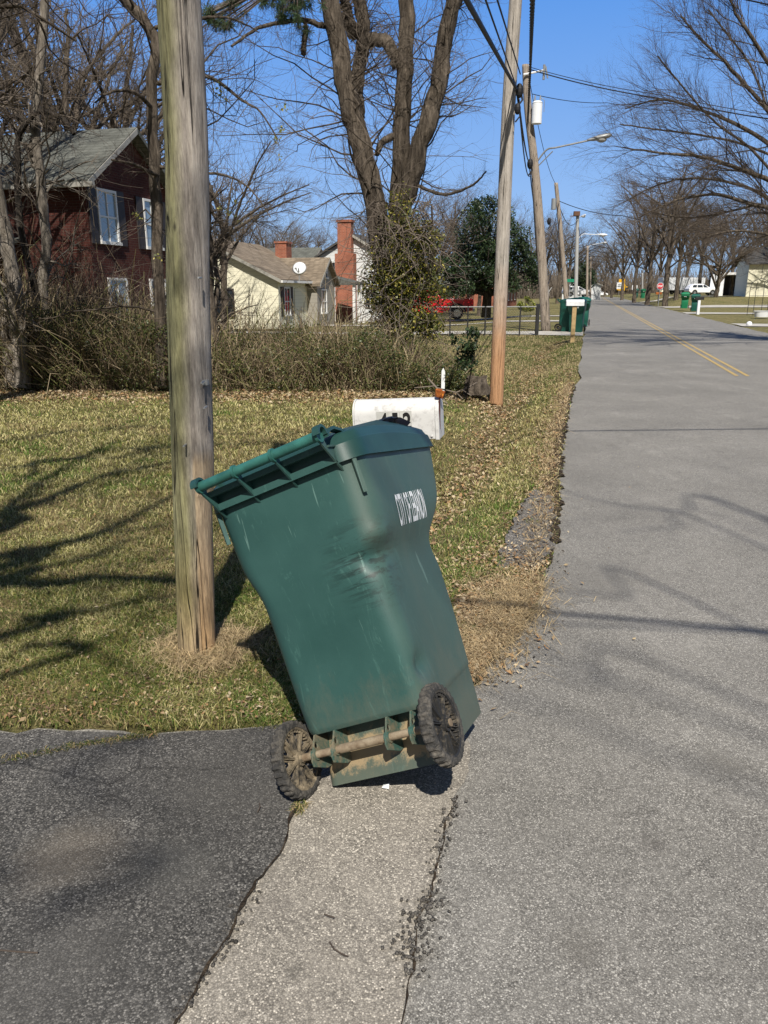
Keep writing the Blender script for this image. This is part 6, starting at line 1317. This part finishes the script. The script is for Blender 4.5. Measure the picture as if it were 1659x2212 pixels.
# brush around the fence
rg = np.random.default_rng(6); N = 450; X = rg.uniform(fx0-1, fx1-.8, N); Y = rg.uniform(28.7, 30.2, N); S = np.stack([X, Y, 0*X-.1], -1); D = np.stack([rg.normal(0, .4, N), rg.normal(0, .3, N), np.ones(N)], -1); Pt, Rd = grow(rg, S, D, rg.uniform(.2, 1.2, N)*np.where(vn(X, Y, .9, 1) > .62, 1, .2), np.full(N, .010), K=6, wob=.25, up=0, tip=.5); V, Fq = tubes(Pt, Rd); np_mesh('fence_brush', V, Fq, M['twig']); tag(bpy.data.objects['fence_brush'], 'leafless brush growing along the chain link fence', 'brush', kind='stuff')
# garden arch, white tub, ball on the right
q = P(1635, 678, 50); ga = empty('garden_arch', q, label='thin black wire garden arch on the right-hand lawn', cat='garden arch'); mb = MB()
for x_ in (-.62, -.25, .25, .62): mb.tube([(x_,0,-.1), (x_,0,1.45), (x_*.9,0,1.9)], .018, 5)
mb.tube([(-.62,0,1.8), (-.3,0,2.05), (0,0,2.15), (.3,0,2.05), (.62,0,1.8)], .018, 5); mb.tube([(0,0,2.1), (0,0,3.0)], .015, 5)
for z_ in (.5, 1.1, 1.6): mb.tube([(-.62,0,z_), (.62,0,z_)], .012, 5)
mb.build('frame', M['fence'], ga)
q = P(1646, 683, 47); mb = MB(); mb.rings([[(r_*1.35*math.cos(a), r_*math.sin(a), z_) for a in [2*math.pi*k/20 for k in range(20)]] for r_, z_ in ((.30,-.05),(.36,.28),(.39,.29),(.37,.30),(.33,.27),(.28,.05))]); o = mb.build('tub', M['whitem'], auto=40); o.location = q; tag(o, 'oval white tub standing under the wire garden arch', 'tub')
q = P(1618, 703, 37); mb = MB(); mb.sphere((0,0,.10), .13, 14, 10); o = mb.build('ball', M['whitem'], smooth=True); o.location = (q.x, q.y, gzf(q.x, q.y)); tag(o, 'white ball lying on the grass at the right edge', 'ball')
q = P(1440, 668, 70); 
# bits of yard furniture by the far left drive
q = P(1180, 640, 78); yo = empty('garden_statue', (q.x, q.y, P(1185, 655, 78).z), label='pale thin yard ornament between the two nearest road poles', cat='ornament'); mb = MB(); mb.tube([(0,0,0), (.15,0,.9), (.1,0,1.6)], [.25,.12,.05], 8); mb.tube([(.1,0,.9), (.5,0,1.5)], [.06,.03], 6); mb.build('figure', M['polegrey'], yo)
# grass tufts on the farther verge
rg = np.random.default_rng(99); N = 60000; al = 12+rg.random(N)*22; la = -.15-rg.random(N)**1.2*5; X = la*NV[0]+al*DV[0]; Y = la*NV[1]+al*DV[1]; k = (Y > 14) & (X > -.5)
X = X[k]; Y = Y[k]; N = len(X); g = vn(X, Y, 1.1, 1); col = np.where((rg.random(N) < g*.8)[:, None], np.array([.10,.14,.035]), np.array([.40,.33,.18]))*rg.uniform(.6, 1.2, (N, 1))
tag(blades('grass', X, Y, rg.uniform(.03, .07, N), rg.uniform(.010, .02, N), col, rg.uniform(.3, 1.4, N), rg), kind='stuff')
